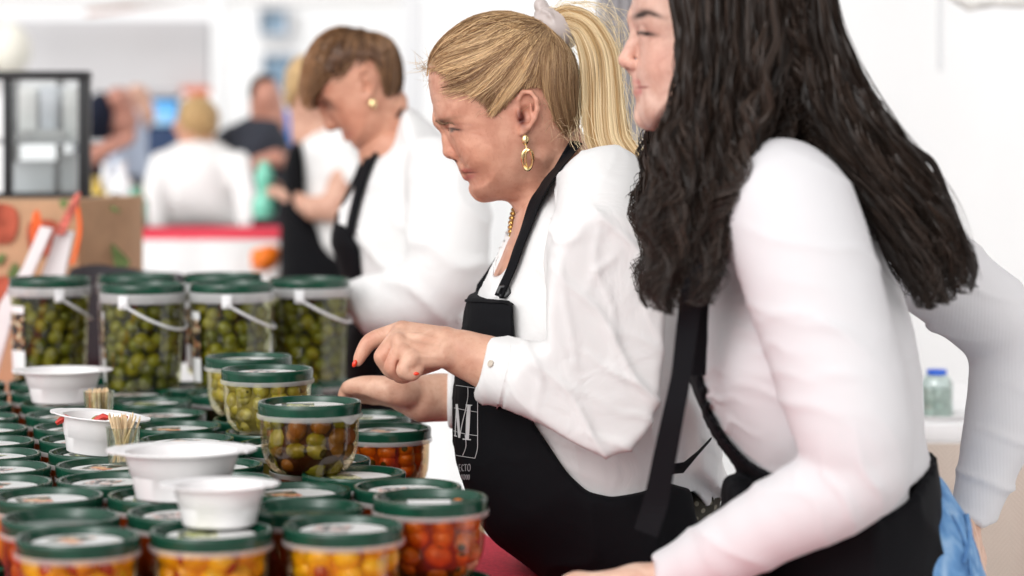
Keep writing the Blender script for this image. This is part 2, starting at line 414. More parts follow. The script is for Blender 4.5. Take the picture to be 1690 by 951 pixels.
def olive_mat(name, cols, pimento=False):
    m, nt, b, o = nodes(name); oi = nt.nodes.new('ShaderNodeObjectInfo'); n = noise(nt, 55, 4, .5)
    r = ramp(nt, oi.outputs['Random'], cols); r2 = ramp(nt, n.outputs[0], [(.35, (.55, .48, .38)), (.62, (1.1, 1.1, 1.0))])
    mx = nt.nodes.new('ShaderNodeMix'); mx.data_type = 'RGBA'; mx.blend_type = 'MULTIPLY'; mx.inputs[0].default_value = .8
    nt.links.new(r.outputs[0], mx.inputs[6]); nt.links.new(r2.outputs[0], mx.inputs[7]); src = mx.outputs[2]
    # the stone hole at one end
    tc = nt.nodes.new('ShaderNodeTexCoord'); sp = nt.nodes.new('ShaderNodeSeparateXYZ'); nt.links.new(tc.outputs['Object'], sp.inputs[0])
    g = nt.nodes.new('ShaderNodeMath'); g.operation = 'GREATER_THAN'; g.inputs[1].default_value = .0109 if pimento else .0114; nt.links.new(sp.outputs[2], g.inputs[0])
    m3 = nt.nodes.new('ShaderNodeMix'); m3.data_type = 'RGBA'; nt.links.new(g.outputs[0], m3.inputs[0]); nt.links.new(src, m3.inputs[6])
    m3.inputs[7].default_value = (.30, .05, .01, 1) if pimento else (.06, .05, .01, 1)
    nt.links.new(m3.outputs[2], b.inputs['Base Color']); b.inputs['Roughness'].default_value = .25
    b.inputs['Subsurface Weight'].default_value = .0; bump(nt, b, n.outputs[0], .15, .001); return m
OM = {
 'dark': olive_mat('dark_green_olive_skin', [(0, (.10, .11, .010)), (.5, (.20, .20, .015)), (1, (.28, .25, .02))]),
 'pale': olive_mat('pale_green_olive_skin', [(0, (.42, .38, .07)), (.5, (.52, .45, .10)), (1, (.36, .33, .10))]),
 'mix': olive_mat('mixed_green_and_red_olive_skin', [(0, (.34, .10, .03)), (.35, (.30, .22, .03)), (.6, (.28, .31, .03)), (1, (.44, .42, .10))]),
 'orange': olive_mat('orange_olive_skin', [(0, (.55, .13, .012)), (.5, (.70, .20, .015)), (1, (.62, .10, .012))]),
 'gold': olive_mat('golden_olive_skin', [(0, (.78, .44, .012)), (.5, (.86, .56, .02)), (1, (.80, .38, .012))], True)}
LIQ = {k: simple(k+'_brine', c, .3, .3, .5, 30) for k, c in dict(dark=(.012, .012, .004), pale=(.20, .17, .05), mix=(.06, .022, .010), orange=(.20, .035, .005), gold=(.50, .22, .01)).items()}
def olive_mesh(name, rx, rz, mat):
    me = MB().lathe([(max(rx*math.sin(math.pi*i/8), 1e-5), -rz*math.cos(math.pi*i/8)) for i in range(9)], 10).mesh(name); me.materials.append(mat); return me
OLV = {k: olive_mesh('olive', *s, OM[k]) for k, s in dict(dark=(.0112, .0120), pale=(.0098, .0118), mix=(.0100, .0132), orange=(.0102, .0125), gold=(.0110, .0135)).items()}
def label_mat(name, kind):
    """flat printed lid label: white paper, thin coloured artwork along one side"""
    m, nt, b, o = nodes(name); tc = nt.nodes.new('ShaderNodeTexCoord'); b.inputs['Roughness'].default_value = .35
    n = noise(nt, 60 if kind != 2 else 90, 2, .2); sp = nt.nodes.new('ShaderNodeSeparateXYZ'); nt.links.new(tc.outputs['Object'], sp.inputs[0])
    A = [[(.40, (.05, .06, .03)), (.47, (.75, .70, .60)), (.52, (.60, .14, .06)), (.60, (.82, .50, .20))],
         [(.40, (.03, .05, .04)), (.46, (.45, .47, .10)), (.54, (.80, .78, .66)), (.60, (.20, .26, .05))],
         [(.40, (.12, .10, .10)), (.48, (.80, .80, .78)), (.54, (.70, .35, .28)), (.60, (.80, .80, .78))]][kind]
    r = ramp(nt, n.outputs[0], A); r.color_ramp.interpolation = 'CONSTANT'
    def band(lo, hi, out):
        a = nt.nodes.new('ShaderNodeMath'); a.operation = 'GREATER_THAN'; a.inputs[1].default_value = lo
        c = nt.nodes.new('ShaderNodeMath'); c.operation = 'LESS_THAN'; c.inputs[1].default_value = hi
        d = nt.nodes.new('ShaderNodeMath'); d.operation = 'MULTIPLY'
        nt.links.new(out, a.inputs[0]); nt.links.new(out, c.inputs[0]); nt.links.new(a.outputs[0], d.inputs[0]); nt.links.new(c.outputs[0], d.inputs[1]); return d.outputs[0]
    bx = band(-.034, .006, sp.outputs[0]); by = band(-.014, .030, sp.outputs[1])
    mu = nt.nodes.new('ShaderNodeMath'); mu.operation = 'MULTIPLY'; nt.links.new(bx, mu.inputs[0]); nt.links.new(by, mu.inputs[1])
    mx = nt.nodes.new('ShaderNodeMix'); mx.data_type = 'RGBA'; mx.inputs[6].default_value = (.80, .80, .79, 1)
    nt.links.new(mu.outputs[0], mx.inputs[0]); nt.links.new(r.outputs[0], mx.inputs[7]); nt.links.new(mx.outputs[2], b.inputs['Base Color']); return m
LAB = [label_mat('printed_lid_label_'+w, i) for i, w in enumerate(('red', 'green', 'pink'))]

# ------------------------------------------------------------------ pots of olives
R0 = .0625
lid_prof = [(.0615, -.0150), (.0628, -.0142), (.0632, -.006), (.0632, -.002), (.0622, -.0002), (.0600, 0), (.0586, -.0008), (.0578, -.0040), (.0562, -.0070),
            (.0548, -.0062), (.0532, -.0062), (.0522, -.0086), (.0502, -.0092), (.0490, -.0080), (.0476, -.0082), (.0470, -.0076), (.0001, -.0080)]
LID_ME = MB().lathe(lid_prof, 56).mesh('lid'); LID_ME.materials.append(M_LID)
body_prof = [(.0640, -.0140), (.0647, -.0146), (.0647, -.0190), (.0636, -.0204), (.0612, -.0208), (.0606, -.024), (.0600, -.046), (.0585, -.060), (.0545, -.073), (.0480, -.082), (.0400, -.0870), (.0300, -.0880), (.0001, -.0872)]
FLANGE_ME = MB().lathe(body_prof[:5], 48).mesh('rim_flange')
BODY_ME = MB().lathe(body_prof[4:], 48).mesh('tub')
def brine_mesh(R, H, top): return MB().lathe([(.0001, top), (R, top), (R*1.0, top-H*.65), (R*.85, top-H*.88), (R*.6, top-H), (.0001, top-H)], 24).mesh('brine')
CORE = brine_mesh(.0455, .068, -.020); FULL = brine_mesh(.0575, .068, -.017)
LABEL_ME = [MB().lathe([(.0458, -.0075), (.0458, -.0064), (.0001, -.0064)], 40).mesh('label') for _ in LAB]
for me, m in zip(LABEL_ME, LAB): me.materials.append(m)
def inst(name, me, parent, loc=(0, 0, 0), rot=None, sc_=None, mat=None):
    o = bpy.data.objects.new(name, me); sc.collection.objects.link(o); o.parent = parent; o.location = loc
    if rot is not None: o.rotation_euler = rot
    if sc_ is not None: o.scale = sc_
    if mat is not None: 
        o.material_slots[0].link = 'OBJECT' if me.materials else 'DATA'
        o.material_slots[0].material = mat
    return o
_c = {}
def with_mat(me, mat):
    k = (me.name, mat.name)
    if k not in _c: c = me.copy(); c.materials.clear(); c.materials.append(mat); _c[k] = c
    return _c[k]
def fill(root, kind, R, z0, z1, taper=0.0, layers=4, sr=1.0):
    d = .0222*sr
    for L in range(layers):
        z = z0+(z1-z0)*(L+.5)/layers; r = R-.0118*sr-taper*max(0, (layers-1.5-L))/layers*.010
        if L == 0 and taper: r -= .006
        n = int(2*math.pi*r/(d*.97)); a0 = random.uniform(0, 6)
        for i in range(n):
            a = a0+2*math.pi*i/n+random.uniform(-.05, .05); rr = r-random.uniform(0, .004); s = sr*random.uniform(.88, 1.08)
            inst('olive', OLV[kind], root, (rr*math.cos(a), rr*math.sin(a), z+random.uniform(-.005, .005)), (random.uniform(0, 6), random.uniform(0, 6), random.uniform(0, 6)), (s, s, s))
def pot(loc, kind, label, filled=False, art=0, rz=0, tab=False, group='green lidded olive tubs in rows on the stall', nolabel=False):
    t = empty('olive_tub', (loc[0], loc[1], loc[2]-.088), rz)
    tag(t, label, 'olive tub', group if ('row' in label or 'lower' in group) else None)
    up = (0, 0, .088)
    inst('lid', LID_ME, t, up); inst('rim_flange', with_mat(FLANGE_ME, M_FLANGE), t, up)
    inst('tub', with_mat(BODY_ME, dict(orange=M_CLEAR_AMBER, gold=M_CLEAR_GOLD, mix=M_CLEAR_MIX, pale=M_CLEAR_PALE).get(kind, M_CLEAR)), t, up)
    if not nolabel: inst('label', LABEL_ME[art], t, up)
    if filled:
        inst('brine', with_mat(CORE, LIQ[kind]), t, up)
        fill(t, kind, .0600, .006, .070, 1.0, 4, dict(gold=1.36, orange=1.25, mix=1.22, pale=1.18).get(kind, 1.0))
    else: inst('brine', with_mat(FULL, LIQ[kind]), t, up)
    if tab:
        m = MB(); a = [(.0645*math.cos(q), .0645*math.sin(q)) for q in np.linspace(-1.0, -.45, 7)]
        vs = [(x*1.012, y*1.012, .0725) for x, y in a]+[(x*1.012, y*1.012, .0725-.009*math.sin(math.pi*i/6)) for i, (x, y) in enumerate(a)]
        vs += [(x*.97, y*.97, z) for (x, y, z) in vs]
        fs = [(i, i+1, i+8, i+7) for i in range(6)]+[(14+i, 21+i, 22+i, 15+i) for i in range(6)]+[(7+i, 8+i, 22+i, 21+i) for i in range(6)]
        m.add(vs, fs); inst('pull_tab', with_mat(m.mesh('pull_tab'), M_FLANGE), t)
    return t
def lidpos(x, y, H=.41): Y = H*F/(y-HOR); return [float(q) for q in P(x, y, Y)]
ORD = ['first', 'second', 'third', 'fourth', 'fifth', 'sixth', 'seventh', 'eighth', 'ninth', 'tenth', 'eleventh', 'twelfth']
rows = [
 ('the row beside the toothpick cup', 'mix', [(248, 661), (270, 681), (291, 702), (309, 723), (334, 745), (352, 768), (372, 792)]),
 ('the row under the small sample bowls', 'orange', [(80, 628), (92, 646), (103, 664), (114, 683), (130, 703), (143, 723), (162, 744), (177, 766), (197, 789), (274, 817), (303, 840)]),
 ('the leftmost row', 'gold', [(-52, 632), (-54, 650), (-50, 668), (-42, 687), (-30, 706), (-22, 728), (-14, 749), (-2, 770), (14, 792), (79, 816)]),
 ('the row under the tall buckets', 'dark', [(238, 645), (376, 642), (512, 622), (150, 618), (440, 640)]),
 ('the short row before the buckets', 'pale', [(424, 690), (448, 711), (474, 729), (310, 640)])]
single = [  # px, py, kind, label, filled, nolabel
 (606, 684, 'orange', 'olive tub beside the seller\'s lower hand, white label on its lid', True, False),
 (637, 705, 'orange', 'tub of glossy orange olives at the table edge under the seller\'s hand', True, False),
 (530, 757, 'orange', 'tub carrying the raised tub of red and green olives', False, False),
 (585, 779, 'mix', 'olive tub whose lid label shows a small red print, before the raised tub', False, False),
 (653, 801, 'orange', 'olive tub with plain white lid label behind the orange tub with a paper strip', False, False),
 (467, 808, 'mix', 'olive tub with yellow and orange print on its lid, right of the front bowl', False, False),
 (506, 832, 'orange', 'plain green lidded tub without label behind the golden olive tub', False, True),
 (555, 859, 'gold', 'front tub of large golden stuffed olives, right of the front bowl', True, False),
 (347, 872, 'gold', 'front tub of golden olives carrying a white bowl', True, False),
 (128, 884, 'gold', 'leftmost front tub of golden olives with printed label', True, False),
 (100, 852, 'orange', 'amber tub with plain green lid behind the leftmost golden tub', True, True)]
pts = []; meta = []
for nm, kd, L in rows:
    for i, (x, y) in enumerate(L): pts.append(lidpos(x, y)); meta.append((kd, nm, i, False, False))
for x, y, kd, lb, fl, nl in single: pts.append(lidpos(x, y)); meta.append((kd, lb, -1, fl, nl))
A = np.array(pts)
for _ in range(300):           # nudge tubs apart until no two overlap
    for i in range(len(A)):
        d = A[i, :2]-A[:, :2]; r = np.hypot(*d.T); r[i] = 9; j = np.argmin(r)
        if r[j] < .1305:
            q = d[j]/(r[j]+1e-9)*(.1305-r[j])*.5; A[i, :2] += q; A[j, :2] -= q
ART = [1, 2, 0, 0, 2, 1, 0, 2]
for i, (p, (kd, nm, k, fl, nl)) in enumerate(zip(A, meta)):
    lb = nm if k < 0 else 'green lidded tub, %s from the back in %s' % (ORD[k], nm)
    pot((p[0], p[1], 1.04), kd, lb, fl, ART[i % 8], random.uniform(-.5, .5), False, nolabel=nl)
TOPL = 1.04
LOW_SEEN = [int(np.argmin(np.hypot(A[:, 0]-lidpos(x, y)[0], A[:, 1]-lidpos(x, y)[1]))) for x, y in ((551, 859), (347, 872), (128, 884), (637, 705), (653, 801))]
for i, p in enumerate(A):          # the layer the rows stand on
    if i not in LOW_SEEN: pot((p[0], p[1], .950), 'orange', 'tub of the lower layer, nearly hidden beneath another green lidded tub', group='row of lower tubs carrying the upper layer', nolabel=True)
# raised tubs, standing on the lids of others
pot((*P(511, 661, 2.96)[:2], 1.1225), 'mix', 'raised tub of red and green olives standing on another tub near the hand', True, 1, .1, True)
pot((*P(441, 607, 3.34)[:2], 1.1255), 'pale', 'raised tub of pale green olives, the nearer of the pair before the buckets', True, 2, -.3, False)
pot((*P(410, 590, 3.52)[:2], 1.1260), 'pale', 'raised tub of pale green olives, the farther of the pair before the buckets', True, 1, .3, False)
hp = pot((*P(710, 824, 2.66)[:2], 1.051), 'orange', 'large tub of orange olives with white paper strip on its lid at the table edge', True, 0, 0, False, nolabel=True)
q = MB(); q.box(-.025, .022, -.03, .005, .0816, .0828); inst('paper_strip', with_mat(q.mesh('paper_strip'), M_PAPER), hp, rot=(0, 0, .05))
hq = P(735, 940, 2.66)
pot((hq[0]-.012, hq[1], .961), 'orange', 'lower tub under the large tub of orange olives with paper strip', False, 0, 0, False, nolabel=True)
for (x, y, z, lb) in ((551, 859, .950, 'lower tub under the front tub of golden stuffed olives'), (347, 872, .950, 'lower tub under the golden tub carrying a bowl'), (128, 884, .950, 'lower tub under the leftmost golden tub'), (637, 705, .950, 'lower tub under the glossy orange olives at the table edge'), (653, 801, .950, 'lower tub at the table edge behind the orange tub')):
    j = int(np.argmin(np.hypot(A[:, 0]-lidpos(x, y)[0], A[:, 1]-lidpos(x, y)[1]))); pot((A[j, 0], A[j, 1], z), 'orange', lb, False)

# ------------------------------------------------------------------ tall buckets
BL = [(.0655, -.014), (.0672, -.013), (.0676, -.0075), (.0664, -.0068), (.0664, -.0012), (.0655, 0), (.0640, 0), (.0630, -.004), (.0615, -.012), (.0590, -.0125), (.0575, -.0115), (.0560, -.0125), (.0001, -.013)]
BLID = MB().lathe(BL, 56).mesh('lid'); BLID.materials.append(M_LID)
BRING = MB().lathe([(.0672, -.0135), (.0690, -.0145), (.0694, -.019), (.0690, -.0275), (.0680, -.0290), (.0648, -.0292)], 56)
for k in range(20):
    a = k*math.pi/10+.05; c, s_ = math.cos(a), math.sin(a); BRING.tube([(.0692*c, .0692*s_, -.015), (.0690*c, .0690*s_, -.028)], .0007, 4)
BRING = BRING.mesh('collar'); BRING.materials.append(M_RING)
BBODY = MB().lathe([(.0650, -.029), (.0640, -.045), (.0600, -.158), (.0590, -.163), (.0560, -.1645), (.0001, -.163)], 56).mesh('bucket_wall'); BBODY.materials.append(M_CLEAR_DK)
BCORE = MB().lathe([(.0001, -.030), (.0495, -.030), (.045, -.160), (.0001, -.161)], 24).mesh('brine'); BCORE.materials.append(LIQ['dark'])
M_BUCKLABEL, nt, b_, o_ = nodes('bucket_side_label')
b_.inputs['Roughness'].default_value = .4
tc = nt.nodes.new('ShaderNodeTexCoord'); sp = nt.nodes.new('ShaderNodeSeparateXYZ'); nt.links.new(tc.outputs['Object'], sp.inputs[0])
def gt(v, src, op='GREATER_THAN'):
    a = nt.nodes.new('ShaderNodeMath'); a.operation = op; a.inputs[1].default_value = v; nt.links.new(src, a.inputs[0]); return a.outputs[0]
def mul(a, b): 
    c = nt.nodes.new('ShaderNodeMath'); c.operation = 'MULTIPLY'; nt.links.new(a, c.inputs[0]); nt.links.new(b, c.inputs[1]); return c.outputs[0]
n = noise(nt, 90, 3); r = ramp(nt, n.outputs[0], [(.30, (.02, .02, .02)), (.46, (.05, .04, .03)), (.52, (.55, .18, .08)), (.56, (.30, .34, .10)), (.60, (.70, .62, .50))]); r.color_ramp.interpolation = 'CONSTANT'
mk = mul(gt(-.115, sp.outputs[2]), gt(-.055, sp.outputs[2], 'LESS_THAN'))
mx = nt.nodes.new('ShaderNodeMix'); mx.data_type = 'RGBA'; mx.inputs[6].default_value = (.80, .80, .80, 1); nt.links.new(mk, mx.inputs[0]); nt.links.new(r.outputs[0], mx.inputs[7])
nt.links.new(mx.outputs[2], b_.inputs['Base Color'])
BHAND = MB()
hpts = [(.0702*math.cos(a), .0702*math.sin(a), -.030-.040*math.sin((a+math.pi)/math.pi*math.pi)) for a in np.linspace(-math.pi, 0, 21)]
BHAND.tube(hpts, .0022, 8)
for a in (-math.pi, 0): BHAND.sphere((.0705*math.cos(a), 0, -.030), .0055, 10, 6)
for a in (-math.pi, 0): BHAND.box(.0690*math.cos(a)-.004, .0690*math.cos(a)+.004, -.008, .008, -.036, -.0155, .0015)
BHAND = BHAND.mesh('carry_handle'); BHAND.materials.append(simple('handle_plastic', (.74, .74, .75), .3))
def bucket(x, y, Y, label, la, ha, sr=1):
    p = P(x, y, Y); t = empty('olive_bucket', (p[0], p[1], 1.0345), 0); tag(t, label, 'bucket', 'tall clear buckets of green olives'); t.scale = (1.01, 1.01, 1.04)
    up = (0, 0, .1655)
    inst('lid', BLID, t, up); inst('collar', BRING, t, up); inst('bucket_wall', BBODY, t, up); inst('brine', BCORE, t, up)
    m = MB(); A_ = np.linspace(la-.36, la+.36, 9); vs = []; 
    for rr in (1.004, 1.012):
        for a in A_:
            for z in (-.043, -.152): R = (.0650-(-z-.029)*.0385)*rr; vs.append((R*math.cos(a), R*math.sin(a), z))
    fs = [(2*i, 2*i+1, 2*i+3, 2*i+2) for i in range(8)]+[(18+2*i, 20+2*i, 21+2*i, 19+2*i) for i in range(8)]+[(2*i, 2*i+2, 20+2*i, 18+2*i) for i in range(8)]
    m.add(vs, fs); inst('label', with_mat(m.mesh('label'), M_BUCKLABEL), t, up)
    inst('carry_handle', BHAND, t, up, (0, 0, ha))
    for L in range(7):
        z = .013+L*.0180; r = .0585-.0135+L*.0009; n_ = 11; a0 = random.uniform(0, 6)
        for i in range(n_):
            a = a0+2*math.pi*i/n_+random.uniform(-.06, .06); s = random.uniform(1.02, 1.24); rr = r-random.uniform(0, .004)
            inst('olive', OLV['dark'], t, (rr*math.cos(a), rr*math.sin(a), z+random.uniform(-.006, .006)), (random.uniform(0, 6), random.uniform(0, 6), random.uniform(0, 6)), (s, s, s))
    return t
bucket(226, 458, 4.16, 'tall bucket of green olives in the back row, second from left', -2.95, 2.6)
bucket(368, 455, 4.18, 'tall bucket of green olives in the back row, third from left', -2.9, .9)
bucket(82, 461, 4.08, 'leftmost tall bucket of green olives with printed side label', -2.45, 1.99)
bucket(510, 452, 4.06, 'rightmost tall bucket of green olives beside the short haired seller', 2.9, 1.43)
bucket(236, 475, 3.92, 'tall bucket of green olives standing in front, above the toothpicks', -3.05, 1.27)
bucket(382, 474, 3.94, 'tall bucket of green olives in front, behind the pale olive tubs', -2.72, 1.58)

# ------------------------------------------------------------------ sample bowls, toothpicks
def bowl(x, y, Y, rz, label, s=1.0, tilt=(0, 0), h=.046):
    p = P(x, y, Y); t = empty('sample_bowl', (p[0], p[1], p[2]), rz); tag(t, label, 'bowl', 'white plastic sample bowls')
    t.rotation_euler = (tilt[0], tilt[1], rz)
    prof = [(.0001, 0), (.040, 0), (.043, .002), (.0475, .024), (.0482, .0245), (.0545, h), (.0600, h+.0005), (.0660, h+.0018), (.0665, h+.003), (.0655, h+.004), (.0590, h+.0026), (.0530, h+.0015), (.0465, .0255), (.0415, .0045), (.0385, .0025), (.0001, .002)]
    prof = [(r*s, z*s) for r, z in prof]
    MBo = MB().lathe(prof, 48, sx=1.06, sy=.92)
    inst('bowl', with_mat(MBo.mesh('bowl'), M_BOWL), t)
    for sg in (-1, 1):     # the two broad lip tabs
        r = MB()
        vs = []; 
        for z in (h+.0010, h+.0032):
            for a in np.linspace(-.42, .42, 9): vs.append((sg*(.060*1.06+.0)*math.cos(a)*s, .060*math.sin(a)*s, z*s))
            for a in np.linspace(.42, -.42, 9): vs.append((sg*(.0665*1.06+.005*math.cos(a*3.0))*math.cos(a)*s, .070*math.sin(a)*s, (z+.0008)*s))
        fs = [list(range(18)), list(range(18, 36))[::-1]]+[(i, (i+1) % 18, 18+(i+1) % 18, 18+i) for i in range(18)]
        r.add(vs, fs); inst('lip_tab', with_mat(r.mesh('lip_tab'), M_BOWL), t)
    return t
bowl(103, 664, 3.66, .1, 'empty white sample bowl at the back, before the leftmost buckets', 1.0)
b2 = bowl(160, 748, 3.10, -.1, 'white sample bowl with olives and red pepper beside the toothpick cup', .86, (0, .09), .054)
bowl(300, 822, 2.72, .1, 'white sample bowl behind the nearest bowl at the front', 1.12, (0, 0), .046)
bowl(362, 866, 2.545, .1, 'nearest empty white sample bowl standing on a golden olive tub', .84, (0, 0), .048)
for (nm, x, y, kd, c, w) in (('olive_piece', .020, -.022, 'pale', None, 1.0), ('olive_piece', -.004, -.015, 'dark', None, .8)):
    o = inst('olive', OLV[kd], None, rot=(1.3, .2, .5), sc_=(.95, .95, .95)); bl = b2.location; o.location = (bl[0]+x+.008, bl[1]+y, bl[2]+.040)
    tag(o, 'single %s olive lying in the sample bowl beside the toothpick cup' % ('bright green' if kd == 'pale' else 'dark'), 'olive')
M_RED = simple('red_pepper', (.62, .03, .015), .25, .5, .2, 90)
for x, y, z, s, lb in ((-.040, -.018, .043, 1.0, 'pink red pepper piece at the left of the sample bowl'), (.008, -.022, .044, 1.2, 'bright red pepper strip in the middle of the sample bowl'), (.034, -.012, .043, .8, 'small red pepper piece at the right of the sample bowl')):
    m = MB().tube([(-.009*s, 0, -.003), (-.003*s, .002, .001), (.004*s, .001, .005), (.009*s, 0, .004)], [.003*s, .0052*s, .005*s, .003*s], 8, True, .7)
    o = m.build('pepper_piece', M_RED); bl = b2.location; o.location = (bl[0]+x, bl[1]+y, bl[2]+z); tag(o, lb, 'pepper')
def picks(x, y, Y, label, n, hgt, cup, lean):
    p = P(x, y, Y); t = empty('toothpick_cup', tuple(p)); tag(t, label, 'toothpick cup', 'small clear cups of toothpicks')
    if cup: inst('cup', with_mat(MB().lathe([(.0001, 0), (.017, 0), (.018, .002), (.0215, .045), (.0222, .0455), (.0215, .046), (.0208, .045), (.0172, .003), (.0001, .002)], 28).mesh('cup'), M_CLEAR), t)
    for i in range(n):
        a = random.uniform(0, 6.28); r = random.uniform(0, .014); b = random.uniform(0, 6.28); rr = random.uniform(.0, .024)
        x0, y0 = r*math.cos(a), r*math.sin(a); x1, y1 = (rr*math.cos(b), rr*math.sin(b)) if lean else (x0*1.25, y0*1.25)
        h = hgt+random.uniform(-.003, .002)
        MB().tube([(x0, y0, .003), ((x0+x1)/2, (y0+y1)/2, h*.5), (x1, y1, h-.004), (x1*1.02, y1*1.02, h)], [.0013, .0014, .0013, .0004], 5).build('toothpick', M_WOOD, t, loc=(0, 0, 0))
picks(203, 765, 3.03, 'clear cup with loosely leaning toothpicks in front of the filled bowl', 26, .062, True, True)
picks(163, 700, 3.36, 'upright tight bundle of toothpicks behind the filled bowl', 60, .048, True, False)

# ------------------------------------------------------------------ the table
E0 = np.array((-.002, 3.42)); ed = np.array((-.283, .959)); ed /= np.linalg.norm(ed); pv = np.array((-ed[1], ed[0]))
M_RCLOTH = simple('red_tablecloth', (.80, .060, .10), .8, .15, .15, 200, .3, .0008)
def tpt(a, b): q = E0+ed*a+pv*b; return q
T = empty('stall_table', (*tpt(0, .5), 0)); tag(T, 'long stall table under a red cloth, covered with olive tubs', 'table')
def slab(a0, a1, b0, b1, z0, z1):
    c = [tpt(a0, b0), tpt(a1, b0), tpt(a1, b1), tpt(a0, b1)]; vs = [(*q, z0) for q in c]+[(*q, z1) for q in c]
    return MB().add(vs, [(0, 1, 2, 3), (4, 7, 6, 5), (0, 4, 5, 1), (1, 5, 6, 2), (2, 6, 7, 3), (3, 7, 4, 0)])
slab(-1.25, 1.35, .005, 1.6, .825, .858).build('table_top', M_WOOD, T)
slab(-1.26, 1.36, 0, 1.61, .858, .862).build('tablecloth', M_RCLOTH, T)
sk = MB()
for b in (0,):
    n_ = 120; vs = []
    for i in range(n_+1):
        a = -1.26+2.62*i/n_; w = .012*math.sin(i*.9)+.006*math.sin(i*.37)
        q0 = tpt(a, 0); q1 = tpt(a, -abs(w)*.6-.002); vs += [(*q0, .858), (*q1, .35)]
    sk.add(vs, [(2*i, 2*i+1, 2*i+3, 2*i+2) for i in range(n_)])
skb = sk.build('cloth_drape', M_RCLOTH, T); md = skb.modifiers.new('th', 'SOLIDIFY'); md.thickness = .002
for a in (-1.15, 1.2):
    for b in (.1, 1.5): q = tpt(a, b); MB().box(q[0]-.02, q[0]+.02, q[1]-.02, q[1]+.02, 0, .825).build('leg', simple('table_steel', (.4, .4, .42), .4, metal=1), T)
# ------------------------------------------------------------------ people: materials and shared builders
M_SKIN = vcol('skin', .48, .36, .35, 420, .16, .08, .0005)
M_BLOND = vcol('blond_hair', .5, .45, 0, 300, 0)
M_BLACKH = vcol('black_hair', .42, .22, 0, 300, 0)
def cloth(name, col, weave=900, rough=.85, bs=.25, wr=.5, wrd=.004, wsc=9, vs=(1, 1, 1), rib=None, spec=.2, sheen=.0):
    m, nt, b, o = nodes(name); b.inputs['Base Color'].default_value = (*col, 1); b.inputs['Roughness'].default_value = rough
    b.inputs['Specular IOR Level'].default_value = spec; b.inputs['Sheen Weight'].default_value = sheen
    n1 = noise(nt, wsc, 3, 1.2, 'Object', vs); p = None
    bp = nt.nodes.new('ShaderNodeBump'); bp.inputs['Strength'].default_value = wr; bp.inputs['Distance'].default_value = wrd; nt.links.new(n1.outputs[0], bp.inputs['Height'])
    if rib:
        tc = nt.nodes.new('ShaderNodeTexCoord'); mp = nt.nodes.new('ShaderNodeMapping'); mp.inputs['Rotation'].default_value = rib[1]
        w = nt.nodes.new('ShaderNodeTexWave'); w.inputs['Scale'].default_value = rib[0]; w.inputs['Distortion'].default_value = .6; w.inputs['Detail Scale'].default_value = .3
        nt.links.new(tc.outputs['Object'], mp.inputs[0]); nt.links.new(mp.outputs[0], w.inputs[0]); src = w.outputs[1]; bd = .0009
    else: src = noise(nt, weave, 2).outputs[0]; bd = .0004
    b2_ = nt.nodes.new('ShaderNodeBump'); b2_.inputs['Strength'].default_value = bs; b2_.inputs['Distance'].default_value = bd
    nt.links.new(src, b2_.inputs['Height']); nt.links.new(bp.outputs[0], b2_.inputs['Normal']); nt.links.new(b2_.outputs[0], b.inputs['Normal']); return m
M_SHIRT = cloth('white_shirt_cotton', (.74, .73, .725), wr=.7, wrd=.005, wsc=14)
M_RIB = cloth('white_ribbed_knit', (.65, .635, .65), rib=(70, (0, 0, 0)), bs=.10, wr=.4)
M_APRON = cloth('black_apron_cotton', (.0055, .0055, .007), weave=1100, wr=.6, spec=.12, rough=.8)
M_GOLD = simple('gold', (.86, .66, .34), .24, .5, metal=1)
M_PRINT = simple('white_apron_print', (.70, .69, .69), .7, .2)
def fmesh(name, fd, mat, parent, smooth=2, disp=None, col=None, parts=None):
    V, Q = fd.nets(smooth)
    if parts:
        for f2, sm2 in parts:
            V2, Q2 = f2.nets(sm2); Q = np.concatenate([Q, Q2+len(V)]); V = np.concatenate([V, V2])
    if disp is not None: V = V+normals(V, Q)*disp(V)[:, None]
    C = col(V) if col is not None else None
    return link(name, mesh_np(name, V, Q, True, C), mat, parent)
SKIN = (.63, .335, .235)
